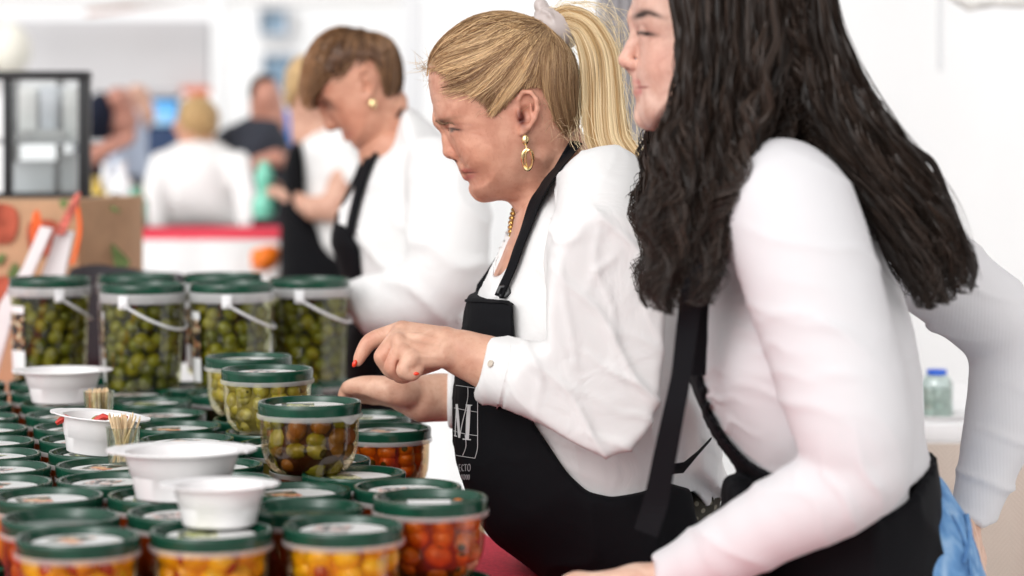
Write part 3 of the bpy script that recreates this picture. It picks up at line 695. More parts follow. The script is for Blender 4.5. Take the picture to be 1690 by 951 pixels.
def face(fd, Yc, A):
    """features on a profile head; A holds traced side-view points; lat = metres off the mid-plane"""
    g = A['g']; nr = A.get('nr', 1.0)
    def W(p, lat=0): q = P(p[0], p[1], Yc); q[1] = Yc-lat; return q
    # brow ridge and cheekbone first, broad and soft
    fd.cap(W(A['brow'][0], .006*g), W(A['brow'][1], .040*g), .0085*g, .0080*g, .016*g, mirror=Yc)
    fd.ell(W(A['cheek'], .040*g), (.026*g, .020*g, .020*g), 0, .022*g, mirror=Yc)
    # eye socket, then the eyeball under closed soft lids
    fd.ell(W(A['socket'], .033*g), (.0125*g, .0150*g, .0085*g), A.get('tilt', 0), .014*g, 's', mirror=Yc)
    e = W(A['eye'], .0305*g); fd.ell(e, (.0140*g, .0136*g, .0132*g), 0, .008*g, mirror=Yc)
    # nose: bridge, tip, wings, column
    n0, n1, n2 = A['nose']
    fd.cap(W(n0), W(n1), .0068*g*nr, .0082*g*nr, .012*g); fd.cap(W(n1), W(n2), .0082*g*nr, .0104*g*nr, .007*g, sy=1.05)
    fd.ell(W(A['ala'], .0108*g), (.0100*g*nr, .0062*g, .0080*g*nr), 0, .005*g, mirror=Yc)
    fd.cap(W(n2), W(A['base']), .0070*g, .006*g, .005*g)
    # muzzle, lips, chin
    fd.ell(W(A['muzzle']), (.016*g, .024*g, .020*g), A.get('mt', 0), .014*g)
    for a, b, r0, r1, k in A['lips']: fd.cap(W(a, 0), W(b, .0215*g), r0*g, r1*g, k*g, mirror=Yc)
    a, b = A['mouthline']; fd.cap(W(a, 0), W(b, .0235*g), .0017*g, .0010*g, .0016*g, 's', mirror=Yc)
    if 'under' in A: fd.ell(W(A['under']), (.0045, .014, .0040), 0, .006, 's')
    fd.ell(W(A['chin'][0]), (A['chin'][1], A['chin'][1]*1.3, A['chin'][1]), 0, .014*g)
def ear(fd, Yc, lat, c, s, rot=0):
    """c px centre; s metres half height; ridged ear on the near side and its mirror"""
    base = P(c[0], c[1], Yc-lat); ca, sa = math.cos(rot), math.sin(rot)
    def L(u, v, o): x, z = u*s, v*s; return base+np.array((x*ca-z*sa, -o*s, x*sa+z*ca))
    fd.ell(base+np.array((0, .003, 0)), (.50*s, .20*s, .92*s), math.degrees(rot), .004, mirror=Yc)
    hx = [(-.30, .30, .10), (-.28, .62, .22), (-.05, .92, .32), (.30, .86, .42), (.52, .52, .46), (.54, .10, .42), (.40, -.30, .34), (.14, -.66, .26), (-.14, -.86, .18)]
    for a, b in zip(hx[:-1], hx[1:]): fd.cap(L(*a), L(*b), .115*s, .115*s, .002, mirror=Yc)
    fd.cap(L(-.10, -.66, .14), L(-.16, -.84, .12), .22*s, .20*s, .004, mirror=Yc)
    fd.ell(L(.0, .02, .32), (.24*s, .30*s, .38*s), math.degrees(rot)+12, .0015, 's', mirror=Yc)
    fd.ell(L(.16, .56, .42), (.24*s, .13*s, .22*s), math.degrees(rot)-20, .002, 's', mirror=Yc)
    fd.cap(L(-.30, .10, .22), L(-.26, -.22, .26), .12*s, .12*s, .003, mirror=Yc)
    fd.cap(L(.26, .34, .32), L(.26, -.22, .30), .08*s, .09*s, .003, mirror=Yc)
# ================================================================== the woman in the middle
WM = empty('person', (.11, 3.24, 0)); tag(WM, 'woman with blond ponytail, white blouse and black apron, pointing over the tubs', 'person')
Yc = 3.24
headpoly = [(710, 112), (707, 130), (709, 152), (715, 180), (722, 200), (732, 212), (739, 228), (747, 245), (757, 264), (763, 281), (772, 294), (777, 303), (779, 316), (793, 328), (812, 331), (835, 331), (860, 329), (890, 312), (915, 270), (943, 232), (949, 190), (948, 140), (940, 100), (918, 68), (885, 44), (850, 31), (815, 29), (777, 39), (742, 63), (720, 88)]
WA = dict(g=1.0, nose=[(741, 212), (741.5, 232), (743, 249)], ala=(754, 254), base=(758, 261), cheek=(796, 248), brow=[(730, 199), (756, 193)],
    socket=(746, 214), eye=(759, 214), tilt=15, muzzle=(781, 279), mt=20,
    lips=[((765, 266), (767, 277), .0062, .0060, .006), ((766.5, 278.5), (783, 282), .0056, .0030, .003), ((773.5, 292), (785, 286.5), .0062, .0032, .003)], mouthline=((759, 285.5), (786, 283.5)), chin=((797, 313), .0145), under=(772, 304))
hd = Field(P(700, 420, Yc)-np.array((.01, .115, 0)), P(985, 15, Yc)+np.array((.01, .115, 0)), .0021)
def WfW(X, Z):
    z0 = P(0, 330, Yc)[2]; z1 = P(0, 120, Yc)[2]; t = np.clip((Z-z0)/(z1-z0), 0, 1); x0 = P(700, 0, Yc)[0]; u = np.clip((X-x0)/.19, 0, 1)
    return (.056+.020*t**.8)*(.90+.12*np.sin(u*math.pi*.8))
hd.infl(headpoly, Yc, .076, .062, .004, pw=2.25, Wf=WfW)
hd.cap(P(912, 262, Yc), P(914, 335, Yc), .050, .047, .026); hd.cap(P(914, 335, Yc), P(936, 400, Yc), .047, .060, .02)
for sg in (-1, 1): hd.cap(P(893, 262, Yc+sg*.052), P(876, 360, Yc+sg*.020), .008, .006, .016)
face(hd, Yc, WA)
ear(hd, Yc, .068, (867, 186), .0295, .06)
# soft jowl, nasolabial and eye creases
for (a, b, la, lb, r, k) in ():
    q0 = P(*a, Yc); q1 = P(*b, Yc)
    for sg in (-1, 1):
        # find the surface laterally by sampling the field, then carve
        def surf(q, lat):
            ix = int(round((q[0]-hd.lo[0])/hd.h)); iz = int(round((q[2]-hd.lo[2])/hd.h)); col = hd.D[ix, :, iz]; ys = hd.ax[1]
            ins = np.where(col < 0)[0]
            return (Yc-lat) if not len(ins) else (ys[ins[0]] if sg < 0 else ys[ins[-1]])
        s0 = q0.copy(); s0[1] = surf(q0, la); s1 = q1.copy(); s1[1] = surf(q1, lb); hd.cap(s0, s1, r, r, k, 's')
def wcol(V):
    lip = [(gauss2(V, P(771, 281, Yc), .0100, .0028, 4)*1.3, (.48, .15, .12), .85), (gauss2(V, P(775, 292, Yc), .0085, .0040, 22)*1.3, (.54, .19, .16), .9), (gauss2(V, P(773, 284.5, Yc), .0095, .0009, 4)*1.5, (.20, .05, .04), .9)]  # last spot paints the shade between the lips as a dark line
    lat = np.abs(V[:, 1]-Yc)
    g = lambda x, y, r: gauss2(V, P(x, y, Yc), r, r)
    return paint(V, SKIN, [(g(800, 262, .030), (.62, .29, .19), .55), (g(745, 252, .012), (.58, .25, .17), .6), (g(868, 186, .026)*(lat > .06), (.66, .31, .22), .7),
        (g(785, 315, .02), (.60, .28, .20), .4), (g(850, 280, .05), (.56, .29, .20), .35), (g(720, 150, .03), (.64, .38, .28), .5), (gauss2(V, P(762, 213, Yc), .016, .007, 0)*(lat > .015), (.44, .22, .16), .5),
        (gauss2(V, P(738, 198, Yc), .017, .0030, 12)*(lat > .006), (.30, .18, .11), .6), (gauss2(V, P(846, 372, Yc), .03, .04), (.66, .37, .27), .6),
        (gauss2(V, P(860, 196, Yc), .0052, .0105, 10)*1.6*(lat > .05), (.15, .04, .03), .95), (gauss2(V, P(868, 180, Yc), .007, .007)*(lat > .05), (.42, .18, .11), .6), (gauss2(V, P(750, 266, Yc), .0050, .0018, 10)*(lat < .012)*1.5, (.14, .05, .035), .9),  # shade of the ear hollow and the nostril, painted into the skin colour
        (gauss2(V, P(751, 213.5, Yc), .0085, .0016, -6)*(lat > .014)*1.8, (.05, .028, .022), .95), (gauss2(V, P(747, 216.5, Yc), .0028, .0020)*(lat > .014)*1.4, (.16, .12, .10), .8), (gauss2(V, P(765, 208, Yc), .012, .0008, 6)*(lat > .022)*1.1, (.36, .17, .12), .55), (gauss2(V, P(730, 201, Yc), .006, .0028, -25)*1.3*(lat > .004), (.16, .09, .06), .75)]+lip)
# arms and hands (skin), each grown as one surface
hn = Field((P(575, 680, 2.98))-np.array((0, .12, 0)), P(830, 515, 2.98)+np.array((0, .14, 0)), .0019)
Yh = 3.03
hn.chain([(835, 612, Yh+.0), (800, 597, Yh), (768, 585, Yh), (737, 574, Yh)], [48, 41, 36, 33], .01, sy=.9)
# back of the hand: four metacarpal rays
for (x0, y0, d0, r0, x1, y1, d1, r1) in ((733, 560, .015, 21, 664, 548, .030, 19), (733, 570, .004, 22, 658, 562, .012, 19), (733, 580, -.008, 20, 664, 582, -.006, 18), (731, 588, -.018, 18, 679, 594, -.022, 17)):
    hn.cap(P(x0, y0, Yh+d0), P(x1, y1, Yh+d1), m_of(r0, Yh), m_of(r1, Yh), .010)
hn.chain([(664, 548, Yh+.034), (640, 553, Yh+.036), (612, 563, Yh+.034), (598, 582, Yh+.030), (590, 598, Yh+.028)], [16.5, 14, 12.5, 10, 7.2], .004, n=3)         # index
hn.chain([(655, 562, Yh+.010), (640, 580, Yh+.008), (632, 590, Yh+.008)], [17, 15, 14], .004, n=3)
hn.chain([(632, 590, Yh+.008), (645, 612, Yh+.014), (657, 617, Yh+.020)], [13.5, 11.5, 9], .004, n=3)                                                       # middle
hn.chain([(660, 582, Yh-.010), (652, 600, Yh-.013), (648, 606, Yh-.013)], [16, 14.5, 13.5], .0035, n=3)
hn.chain([(648, 606, Yh-.013), (660, 621, Yh-.006), (674, 622, Yh+.002)], [13, 10.5, 8.5], .0035, n=3)                                                        # ring
hn.chain([(680, 592, Yh-.026), (670, 606, Yh-.031), (667, 612, Yh-.031)], [15, 13, 12], .003, n=3)
hn.chain([(667, 612, Yh-.031), (680, 618, Yh-.030), (690, 609, Yh-.028)], [12, 10.5, 9.5], .003, n=3)                                                         # little finger
hn.chain([(722, 592, Yh+.030), (692, 606, Yh+.042), (672, 612, Yh+.040)], [17, 12, 9], .006, n=3)                                                             # thumb, on the far side
for pts_, dy in (([(653, 566), (641, 588), (648, 612)], -.007), ([(664, 586), (656, 602), (660, 618)], -.0225), ([(652, 552), (634, 568), (622, 576)], .016), ([(676, 606), (684, 611), (692, 616)], -.040)):
    hn.chain([(x, y, Yh+dy) for x, y in pts_], [1.3, 1.6, 1.3], .0035, 's', n=3)
for x, y, dy, r in ((662, 545, .022, .009), (657, 562, -.004, .009), (666, 582, -.020, .009), (681, 594, -.030, .0085)): hn.ell(P(x, y, Yh+dy), (r, r, r), 0, .006)
for a, b in (((735, 556), (741, 600)), ((743, 556), (749, 606))):                                                                                             # wrist creases
    hn.cap(P(*a, Yh-.030), P(*b, Yh-.032), .0007, .0007, .003, 's')
for (a, b) in (): hn.cap(P(*a, Yh-.012), P(*b, Yh-.016), .0035, .003, .008)      # tendons
hcol = lambda V: paint(V, (.66, .40, .29), [(gauss(V, P(632, 588, Yh-.01), .016), (.66, .28, .19), .5), (gauss(V, P(655, 612, Yh-.02), .02), (.62, .25, .17), .55), (gauss(V, P(608, 565, Yh+.02), .016), (.66, .29, .20), .5), (gauss(V, P(592, 596, Yh+.02), .012), (.66, .30, .20), .6), (gauss(V, P(772, 600, Yh-.03), .03), (.56, .27, .18), .4)])
Y2 = 3.33
h2 = Field(P(540, 700, Y2)-np.array((0, .09, 0)), P(760, 610, Y2)+np.array((0, .09, 0)), .0022)
h2.chain([(760, 656, Y2+.02), (725, 656, Y2+.01), (698, 658, Y2), (670, 652, Y2)], [38, 37, 36, 30], .01)
for i, (dy, y1) in enumerate(((-.020, 634), (-.004, 640), (.012, 645), (.026, 650))):
    h2.cap(P(676, 645+3*i, Y2+dy*.8), P(622, y1+4, Y2+dy), m_of(22, Y2), m_of(14, Y2), .012)
h2.chain([(672, 650, Y2-.025), (648, 645, Y2-.036), (620, 640, Y2-.034), (596, 637, Y2-.026), (572, 640, Y2-.018)], [22, 20, 16, 12.5, 9], .008, n=3)  # thumb and its mound, near side
for i, (dy, ya, yb) in enumerate(((-.010, 634, 640), (.006, 640, 648), (.022, 646, 655), (.036, 652, 660))):
    h2.chain([(622, ya+4, Y2+dy), (596, ya+2, Y2+dy*1.1), (574, yb, Y2+dy), (566, yb+14, Y2+dy)], [13, 11, 9.5, 8.5], .003, n=3)
h2.chain([(640, 662, Y2-.036), (612, 655, Y2-.036), (590, 650, Y2-.028)], [1.8, 2, 1.5], .004, 's', n=3)
for k in range(3): h2.cap(P(655-6*k, 640, Y2-.055), P(664-6*k, 662, Y2-.052), .0008, .0008, .003, 's')
torso = [(930, 266), (955, 252), (985, 260), (1030, 281), (1080, 306), (1125, 350), (1150, 430), (1165, 540), (1172, 650), (1180, 760), (1196, 850), (1200, 960), (1190, 1120), (1170, 1230), (985, 1230), (970, 1080), (952, 985), (915, 946), (862, 906), (814, 866), (782, 800), (766, 745), (763, 690), (764, 640), (770, 590), (778, 540), (785, 500), (795, 462), (815, 415), (838, 362), (870, 320), (900, 290)]
inner = Field(P(730, 800, Yc)-np.array((0, .22, 0)), P(1190, 235, Yc)+np.array((0, .22, 0)), .0055)
inner.infl(torso, Yc, .165, .17, .02, off=-.012)
inner.cap(P(930, 300, Yc), P(950, 380, Yc), .046, .060, .03)
inner.chain([(990, 350, 3.06), (985, 520, 2.98), (1000, 690, 2.98)], [60, 52, 46], .03); inner.chain([(1000, 690, 2.98), (900, 640, 2.99), (835, 612, 3.03)], [46, 44, 42], .03)
inner.chain([(990, 350, 3.43), (930, 520, 3.5), (900, 660, 3.48)], [60, 50, 44], .03); inner.chain([(900, 660, 3.48), (820, 660, 3.42), (755, 657, Y2+.02)], [42, 38, 36], .03)
nk = Field(P(790, 470, Yc)-np.array((0, .10, 0)), P(960, 215, Yc)+np.array((0, .10, 0)), .003)
nk.cap(P(925, 350, Yc), P(938, 400, Yc), .045, .058, .02)
nk.infl([(866, 325), (852, 350), (843, 385), (832, 420), (818, 455), (840, 465), (900, 470), (930, 400), (930, 320), (900, 290)], Yc, .10, .08, .02)
def wskin(V):
    d = fold(V, (1, .1, -.35), .0055, .0005, 2, .5, 1.2)*(gauss(V, P(740, 578, Yh-.03), .012)+gauss(V, P(606, 562, Yh+.02), .007)+gauss(V, P(634, 588, Yh), .008)+gauss(V, P(652, 604, Yh-.02), .008))*1.5
    hl = (V[:, 2] > P(0, 330, Yc)[2])
    def crease(x, y, L, w, rot, dep): return -dep*gauss2(V, P(x, y, Yc), L, w, rot)*hl
    d += crease(718, 158, .012, .0010, 8, .0005)+crease(722, 171, .012, .0010, 8, .0006)
    d += crease(784, 214, .011, .0011, 8, .0005)+crease(785, 222, .012, .0011, -12, .0005)+crease(762, 228, .010, .0013, -35, .0007)+crease(768, 206, .012, .0010, 6, .0009)
    d += crease(762.5, 251, .0010, .0065, -12, .0011)+crease(757, 260, .006, .0010, 5, .0006)+crease(771, 274, .0012, .011, -30, .0007)+crease(758, 232, .010, .0014, -50, .0005)+crease(744, 209, .0012, .004, 0, .0004)
    d += crease(803, 305, .0013, .010, 8, .0006)+crease(812, 312, .0013, .012, 4, .0005)+crease(824, 312, .0013, .010, 0, .0004)+crease(849, 212, .0010, .010, 12, .0006)
    d += fold(V, (.9, .2, .3), .006, .0006, 9, .8)*gauss2(V, P(805, 310, Yc), .02, .018)*.8
    d += fold(V, (.2, .3, 1), .012, .0012, 12, .8)*gauss2(V, P(905, 280, Yc), .03, .04)
    for x0, y0, x1, y1 in ((664, 548, 722, 560), (660, 563, 722, 572), (668, 583, 722, 584)):
        m_ = P((x0+x1)/2, (y0+y1)/2, Yh); d += .0016*gauss2(V, m_, .022, .0032, -math.degrees(math.atan2(y1-y0, x1-x0)))*(V[:, 1] < Yh)*(V[:, 2] < P(0, 500, 3.1)[2])
    return d
body = fmesh('body', hd, M_SKIN, WM, 1, wskin, lambda V: np.where((V[:, 0] < P(835, 0, 3.1)[0])[:, None] & (V[:, 2] < P(0, 500, 3.1)[2])[:, None], hcol(V), wcol(V)), parts=[(hn, 1), (h2, 2), (nk, 2), (inner, 2)])
# nails
M_NAIL = simple('red_nail_polish', (.80, .04, .01), .15, .6)
def nail(c, r, rot=(0, 0, 0)):
    o = MB().sphere((0, 0, 0), 1, 12, 8, r[0], r[1], r[2]).build('fingernail', M_NAIL, WM, loc=(0, 0, 0)); o.matrix_parent_inverse = Matrix.Translation(WM.location).inverted(); o.location = tuple(c); o.rotation_euler = rot
nail(P(585.5, 600, Yh+.023), (.0032, .0035, .0052), (0, .45, 0)); nail(P(686, 617, Yh-.037), (.0045, .0020, .0022)); nail(P(657, 624, Yh+.004), (.0050, .0040, .0020))
# eyes: lashes, brow hairs, eye
def near_eye(Yc, e, g, par, brow, lash, dark=(.05, .03, .02)):
    M_EYE = simple('eye', (.55, .50, .46), .08, .6); M_DK = simple('iris_and_lashes', dark, .3)
    for sg in (-1, 1):
        c = P(e[0], e[1], Yc); c[1] = Yc+sg*.031*g
        ie = MB().sphere(c, .0124*g, 20, 14).build('eye', M_EYE, par)
        MB().sphere(c+np.array((-.0066*g, sg*.0022*g, -.001*g)), .0056*g, 16, 10).build('iris', M_DK, ie)
        m = MB()
        for i in range(22):
            t = i/21; a = P(lash[0][0]+(lash[1][0]-lash[0][0])*t, lash[0][1]+(lash[1][1]-lash[0][1])*t-1.5*math.sin(math.pi*t), Yc); a[1] = Yc+sg*(.024+.019*t)*g; a = a+np.array((-.0020*(1-t)*g, sg*.0015, 0))
            b = a+np.array((-.0022*g*(1-.3*t), sg*.002*g, -.0026*g)); m.tube([a, (a+b)/2+np.array((0, 0, -.0008)), b], [.0005*g, .0004*g, .0001*g], 4)
        m.build('eyelashes', M_DK, par)
near_eye(Yc, (763, 217), 1.0, WM, None, ((745, 213), (760, 215)))
# ---------------- brow hairs
def brow_hairs(Yc, pts_, lat, n, col, par, body_, L=.006):
    bb_ = bvh_of(body_); pa = np.zeros((n*2, 5, 3)); A = catmull(pts_, 6, False); k = 0
    for sg in (-1, 1):
        for i in range(n):
            t = i/n; q = A[int(t*(len(A)-1))]+rng.normal(size=2)*1.3; p = P(q[0], q[1], Yc); p[1] = Yc+sg*(lat[0]+(lat[1]-lat[0])*t)
            d = np.array((.75, sg*.35, .25-.5*t))+rng.normal(size=3)*.2
            for j in range(5): c_, n_, _, _ = bb_.find_nearest(Vector(p+d*L*j/4)); pa[k, j] = np.array(c_)+np.array(n_)*(.0004+.0006*j/4)
            k += 1
    strands('eyebrow', pa, np.full(len(pa), .00020), np.tile(np.array(col), (len(pa), 1))*rng.uniform(.6, 1.3, (len(pa), 1)), M_BLOND, par)
brow_hairs(Yc, [(722, 200), (730, 199), (742, 195), (754, 194)], (.010, .042), 130, (.22, .13, .07), WM, body)
# ---------------- hair
hairreg = [(700, 120), (716, 121), (732, 126), (750, 132), (766, 142), (780, 156), (792, 164), (800, 172), (804, 188), (812, 195), (822, 190), (832, 178), (843, 162), (856, 148), (872, 144), (886, 152), (896, 176), (905, 202), (918, 222), (940, 236), (958, 236), (966, 160), (960, 90), (940, 50), (905, 20), (850, 5), (790, 10), (730, 40), (695, 90)]
hr = Field(P(696, 245, Yc)-np.array((.01, .105, 0)), P(968, 8, Yc)+np.array((.01, .105, 0)), .0028)
hr.infl(headpoly, Yc, .076, .062, .004, pw=2.25, Wf=WfW, off=.0065, region=hairreg, tap=(.030, .0008))
hr.ell(P(905, 52, Yc), (.026, .022, .022), 40, .012)
def hcols(V):
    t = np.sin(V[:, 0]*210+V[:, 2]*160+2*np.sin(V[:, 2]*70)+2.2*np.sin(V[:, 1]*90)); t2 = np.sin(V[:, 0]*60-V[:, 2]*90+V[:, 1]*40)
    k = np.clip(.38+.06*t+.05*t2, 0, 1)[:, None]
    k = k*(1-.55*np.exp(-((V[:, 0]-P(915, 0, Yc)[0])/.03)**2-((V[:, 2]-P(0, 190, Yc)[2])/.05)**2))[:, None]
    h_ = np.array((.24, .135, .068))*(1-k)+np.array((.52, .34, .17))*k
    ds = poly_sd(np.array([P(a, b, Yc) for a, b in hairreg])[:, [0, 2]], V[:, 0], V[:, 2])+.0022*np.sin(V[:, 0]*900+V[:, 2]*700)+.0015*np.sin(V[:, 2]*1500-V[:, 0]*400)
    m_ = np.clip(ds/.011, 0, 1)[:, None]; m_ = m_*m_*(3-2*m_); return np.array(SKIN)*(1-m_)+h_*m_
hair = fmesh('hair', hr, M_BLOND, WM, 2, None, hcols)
gf = Field(P(696, 245, Yc)-np.array((.01, .105, 0)), P(968, 8, Yc)+np.array((.01, .105, 0)), .0035); gf.infl(headpoly, Yc, .076, .062, .004, pw=2.25, Wf=WfW, off=.0045); gf.ell(P(905, 52, Yc), (.026, .022, .022), 40, .012)
GV, GQ = gf.nets(2); hb = BVHTree.FromPolygons([tuple(v) for v in GV], [tuple(int(i) for i in q) for q in GQ])
Spt = Vector(P(908, 46, Yc))
hv = np.array([v.co[:] for v in hair.data.vertices]); hv = hv[(hv[:, 1] < Yc+.03)]
dist = poly_sd(np.array([P(a, b, Yc) for a, b in hairreg])[:, [0, 2]], hv[:, 0], hv[:, 2])
w = np.where(dist < .006, 14.0, np.where(dist < .02, 1.2, .35)); w /= w.sum()
NS = 13000; st = hv[rng.choice(len(hv), NS, p=w)]; KP = 16; paths = np.zeros((NS, KP, 3)); rad = rng.uniform(.00018, .00038, NS)
cenh = np.array(P(850, 100, Yc)); od = st-cenh; od[:, 1] = 0; od /= np.linalg.norm(od, axis=1, keepdims=True); near_e = np.interp(poly_sd(np.array([P(a, b, Yc) for a, b in hairreg])[:, [0, 2]], st[:, 0], st[:, 2]), [0, .01], [1, 0]); near_e = near_e*np.clip((st[:, 0]-P(745, 0, Yc)[0])/.02, 0, 1); st = st+od*(near_e*np.abs(rng.normal(size=NS))*.0035)[:, None]
for i, p in enumerate(st):
    a = Vector(p); lift = rng.uniform(.0006, .0034); sag = rng.uniform(-.004, .012); jit = rng.normal(size=3)*.0012
    for j in range(KP):
        t = j/(KP-1); q = a.lerp(Spt, t); q = q+Vector((-.2, 0, .9))*sag*math.sin(math.pi*t)+Vector((0, -.055*min(1, max(0, (Yc-.012-a[1])/.03)), 0))*math.sin(math.pi*t)+Vector(jit)*math.sin(2*math.pi*t)
        c, n, _, _ = hb.find_nearest(q); 
        if j < KP-1: q = c+n*(.0014+lift*math.sin(math.pi*min(1, t*.9+.08))-.0030*max(0, 1-t*6))
        paths[i, j] = q
az = np.arctan2(st[:, 2]-Spt[2], st[:, 0]-Spt[0]); kk_ = np.clip(.45+.28*np.sin(az*23+1)+.22*np.sin(az*57+st[:, 1]*90)+.25*rng.normal(size=NS), 0, 1); kk_ *= np.interp(st[:, 0], [P(840, 0, Yc)[0], P(930, 0, Yc)[0]], [1, .45]); kk_ = kk_[:, None]
cc = np.array((.18, .090, .040))*(1-kk_)+np.array((.75, .51, .27))*kk_
ok_ = ~((paths[:, :, 0] < P(724, 0, Yc)[0]) & (paths[:, :, 2] < P(0, 127, Yc)[2])).any(1)
strands('hair_strands', paths[ok_], rad[ok_], cc[ok_], M_BLOND, hair)
# fine loose hairs at the hairline, temple and nape
def loose(starts, n, seed, L=(.02, .05), parent=None, col=(.50, .34, .18), spread=.012, r=.00022, bias=(0, 0, 0)):
    g = np.random.default_rng(seed); pa = np.zeros((n, 8, 3))
    for i in range(n):
        p = np.array(starts[g.integers(len(starts))])+g.normal(size=3)*.004; d = g.normal(size=3)*np.array((1, .6, 1))+np.array(bias); d /= np.linalg.norm(d); q = g.normal(size=3)*spread; l = g.uniform(*L)
        for j in range(8): t = j/7; pa[i, j] = p+d*l*t+q*t*t
    return strands('loose_hairs', pa, np.full(n, r), np.tile(np.array(col), (n, 1))*g.uniform(.6, 1.3, (n, 1)), M_BLOND, parent)
loose([P(706, 112, Yc), P(712, 125, Yc-.02), P(704, 100, Yc)], 60, 2, (.006, .016), hair, bias=(-.6, 0, -.2))
loose([P(770, 140, Yc-.065), P(785, 170, Yc-.066), P(800, 185, Yc-.068), P(815, 185, Yc-.068), P(765, 135, Yc-.06)], 170, 3, (.008, .026), hair, (.56, .38, .24), r=.00016, spread=.005, bias=(.5, -.35, .6))
loose([P(925, 215, Yc-.055), P(910, 200, Yc-.06), P(940, 225, Yc-.05), P(895, 165, Yc-.07)], 150, 4, (.010, .026), hair, (.50, .33, .20), r=.00016, spread=.005, bias=(.1, -.3, -.5))
# ponytail
pc = catmull([(918, 34, 17), (938, 30, 19), (966, 46, 23), (986, 88, 30), (992, 140, 35), (995, 190, 39), (1004, 235, 38), (1034, 268, 26), (1062, 288, 13), (1080, 298, 4)], 4, False)
KP = len(pc); NP = 5000; cen = np.array([P(a, b, Yc-.01+.0*i) for i, (a, b, _) in enumerate(pc)]); wd = pc[:, 2]*Yc/F
cen[:, 1] -= np.interp(np.arange(KP), [0, KP*.5, KP-1], [0, .02, .10])
T = np.gradient(cen, axis=0); T /= np.linalg.norm(T, axis=1, keepdims=True); Nn = np.cross(T, (0, 1, 0)); Nn /= np.linalg.norm(Nn, axis=1, keepdims=True)
ang = rng.uniform(0, 2*math.pi, NP); rr = np.sqrt(rng.random(NP)); clump = np.round(ang*5)/5; ang = ang*.6+clump*.4
u = rr*np.cos(ang); v = rr*np.sin(ang)
wv = .10*np.sin(np.linspace(0, 7, KP)[None, :]+rng.uniform(0, 1.2, NP)[:, None]+clump[:, None])
paths = cen[None]+Nn[None]*((u[:, None]+wv)*wd[None])[:, :, None]+np.array((0, 1, 0))[None, None]*((v[:, None]*.62+wv*.5)*wd[None])[:, :, None]
cu = np.clip(.5+.35*np.sin(ang*9)+.25*rng.normal(size=NP), 0, 1)[:, None]
cc = np.array((.42, .25, .10))*(1-cu)+np.array((.84, .68, .43))*cu
core = MB().tube([tuple(c) for c in cen[:-1]], list(wd[:-1]*.42), 12); pt = core.build('ponytail', simple('blond_hair_core', (.52, .36, .18), .5, .3, .3, 70, 0, vs=(8, 1, 1)), WM)
strands('hair_strands', paths, rng.uniform(.0004, .0008, NP), cc, M_BLOND, pt)
fl = np.repeat(paths[rng.choice(np.where(u < -.0)[0], 70)], 1, 0)
fl = fl.copy(); e = np.linspace(0, 1, KP)[None, :, None]
sel = rng.choice(np.where(np.abs(u) > .8)[0], 110); fl = paths[sel].copy(); fl += (rng.normal(size=(len(sel), 1, 3))*np.array((.022, .01, .014)))*np.sin(e*math.pi*rng.uniform(1, 3, (len(sel), 1, 1)))
strands('loose_hairs', fl, np.full(len(sel), .00022), np.tile((.72, .58, .36), (len(sel), 1)), M_BLOND, pt)
loose([P(985, 45, Yc-.01), P(1000, 60, Yc), P(1010, 90, Yc)], 60, 9, (.03, .06), pt, (.6, .5, .36), .02, bias=(.8, 0, .1))
# scrunchie
sf = Field(P(872, 85, Yc)-np.array((0, .05, 0)), P(952, -6, Yc)+np.array((0, .05, 0)), .0022)
sf.ell(P(918, 48, Yc), (.023, .030, .030), 38, .004)
sf.cap(P(902, 36, Yc), P(934, 60, Yc), .019, .017, .006)
sf.cap(P(893, 40, Yc-.008), P(903, 22, Yc-.014), .008, .008, .003); sf.ell(P(893, 10, Yc), (.010, .010, .011), 30, .003); sf.ell(P(900, 24, Yc+.006), (.013, .012, .012), 0, .003)
for i in range(9):
    a = i*.7; sf.cap(P(908+3*math.sin(a), 26+i*1.0, Yc-.024+.004*i), P(930-2*i, 70-i, Yc-.020+.004*i), .0040, .0040, .002)
fmesh('hair_scrunchie', sf, simple('grey_satin', (.50, .43, .41), .32, .5, .06, 40, .3, .002), WM, 2, lambda V: fold(V, (.7, .4, .5), .014, .0024, 3, .7))
# ---------------- jewellery
er = P(867, 231, Yc-.079)
o = MB().sphere(er, .0062, 14, 10, .8, .6, 1.15).build('earring', M_GOLD, WM)
rg = [(er[0]+.003+.0068*math.cos(a), er[1]-.001-.002*math.sin(a), er[2]-.0255+.0132*math.sin(a)) for a in np.linspace(0, 2*math.pi, 33)]
MB().tube(rg, [.0022+.0006*math.sin(3*i/5) for i in range(33)], 8, False).build('hoop', M_GOLD, o)
rg = [(er[0]+.005+.0050*math.cos(a), er[1]-.003-.004*math.sin(a), er[2]-.0255+.0125*math.sin(a)) for a in np.linspace(0, 2*math.pi, 33)]
MB().tube(rg, .0014, 8, False).build('hoop', M_GOLD, o)
MB().tube([er+np.array((0, 0, -.006)), er+np.array((.002, 0, -.013))], .0012, 6).build('hook', M_GOLD, o)
nb = catmull([(894, 318), (888, 334), (878, 352), (868, 370), (860, 386), (852, 394), (844, 390), (843, 374), (846, 356), (850, 342)], 5, False)
bvh_b = bvh_of(body); nl = MB(); npts = []
for i, (x, y) in enumerate(nb):
    t = i/(len(nb)-1); p = P(x, y, Yc); p[1] = Yc+np.interp(t, [0, .4, .62, 1], [-.058, -.030, -.004, .035]); npts.append(p)
for i in range(len(npts)-1):
    a, b = npts[i], npts[i+1]; c = (a+b)/2; d = (b-a)/(np.linalg.norm(b-a)+1e-9); up = np.array((0, 1, 0)) if i % 2 else np.cross(d, (0, 1, 0)); L = np.linalg.norm(b-a)*.75
    ring = [c+d*L*math.cos(q)+up*.0038*math.sin(q) for q in np.linspace(0, 2*math.pi, 11)]
    nl.tube(ring, .0015, 6, False)
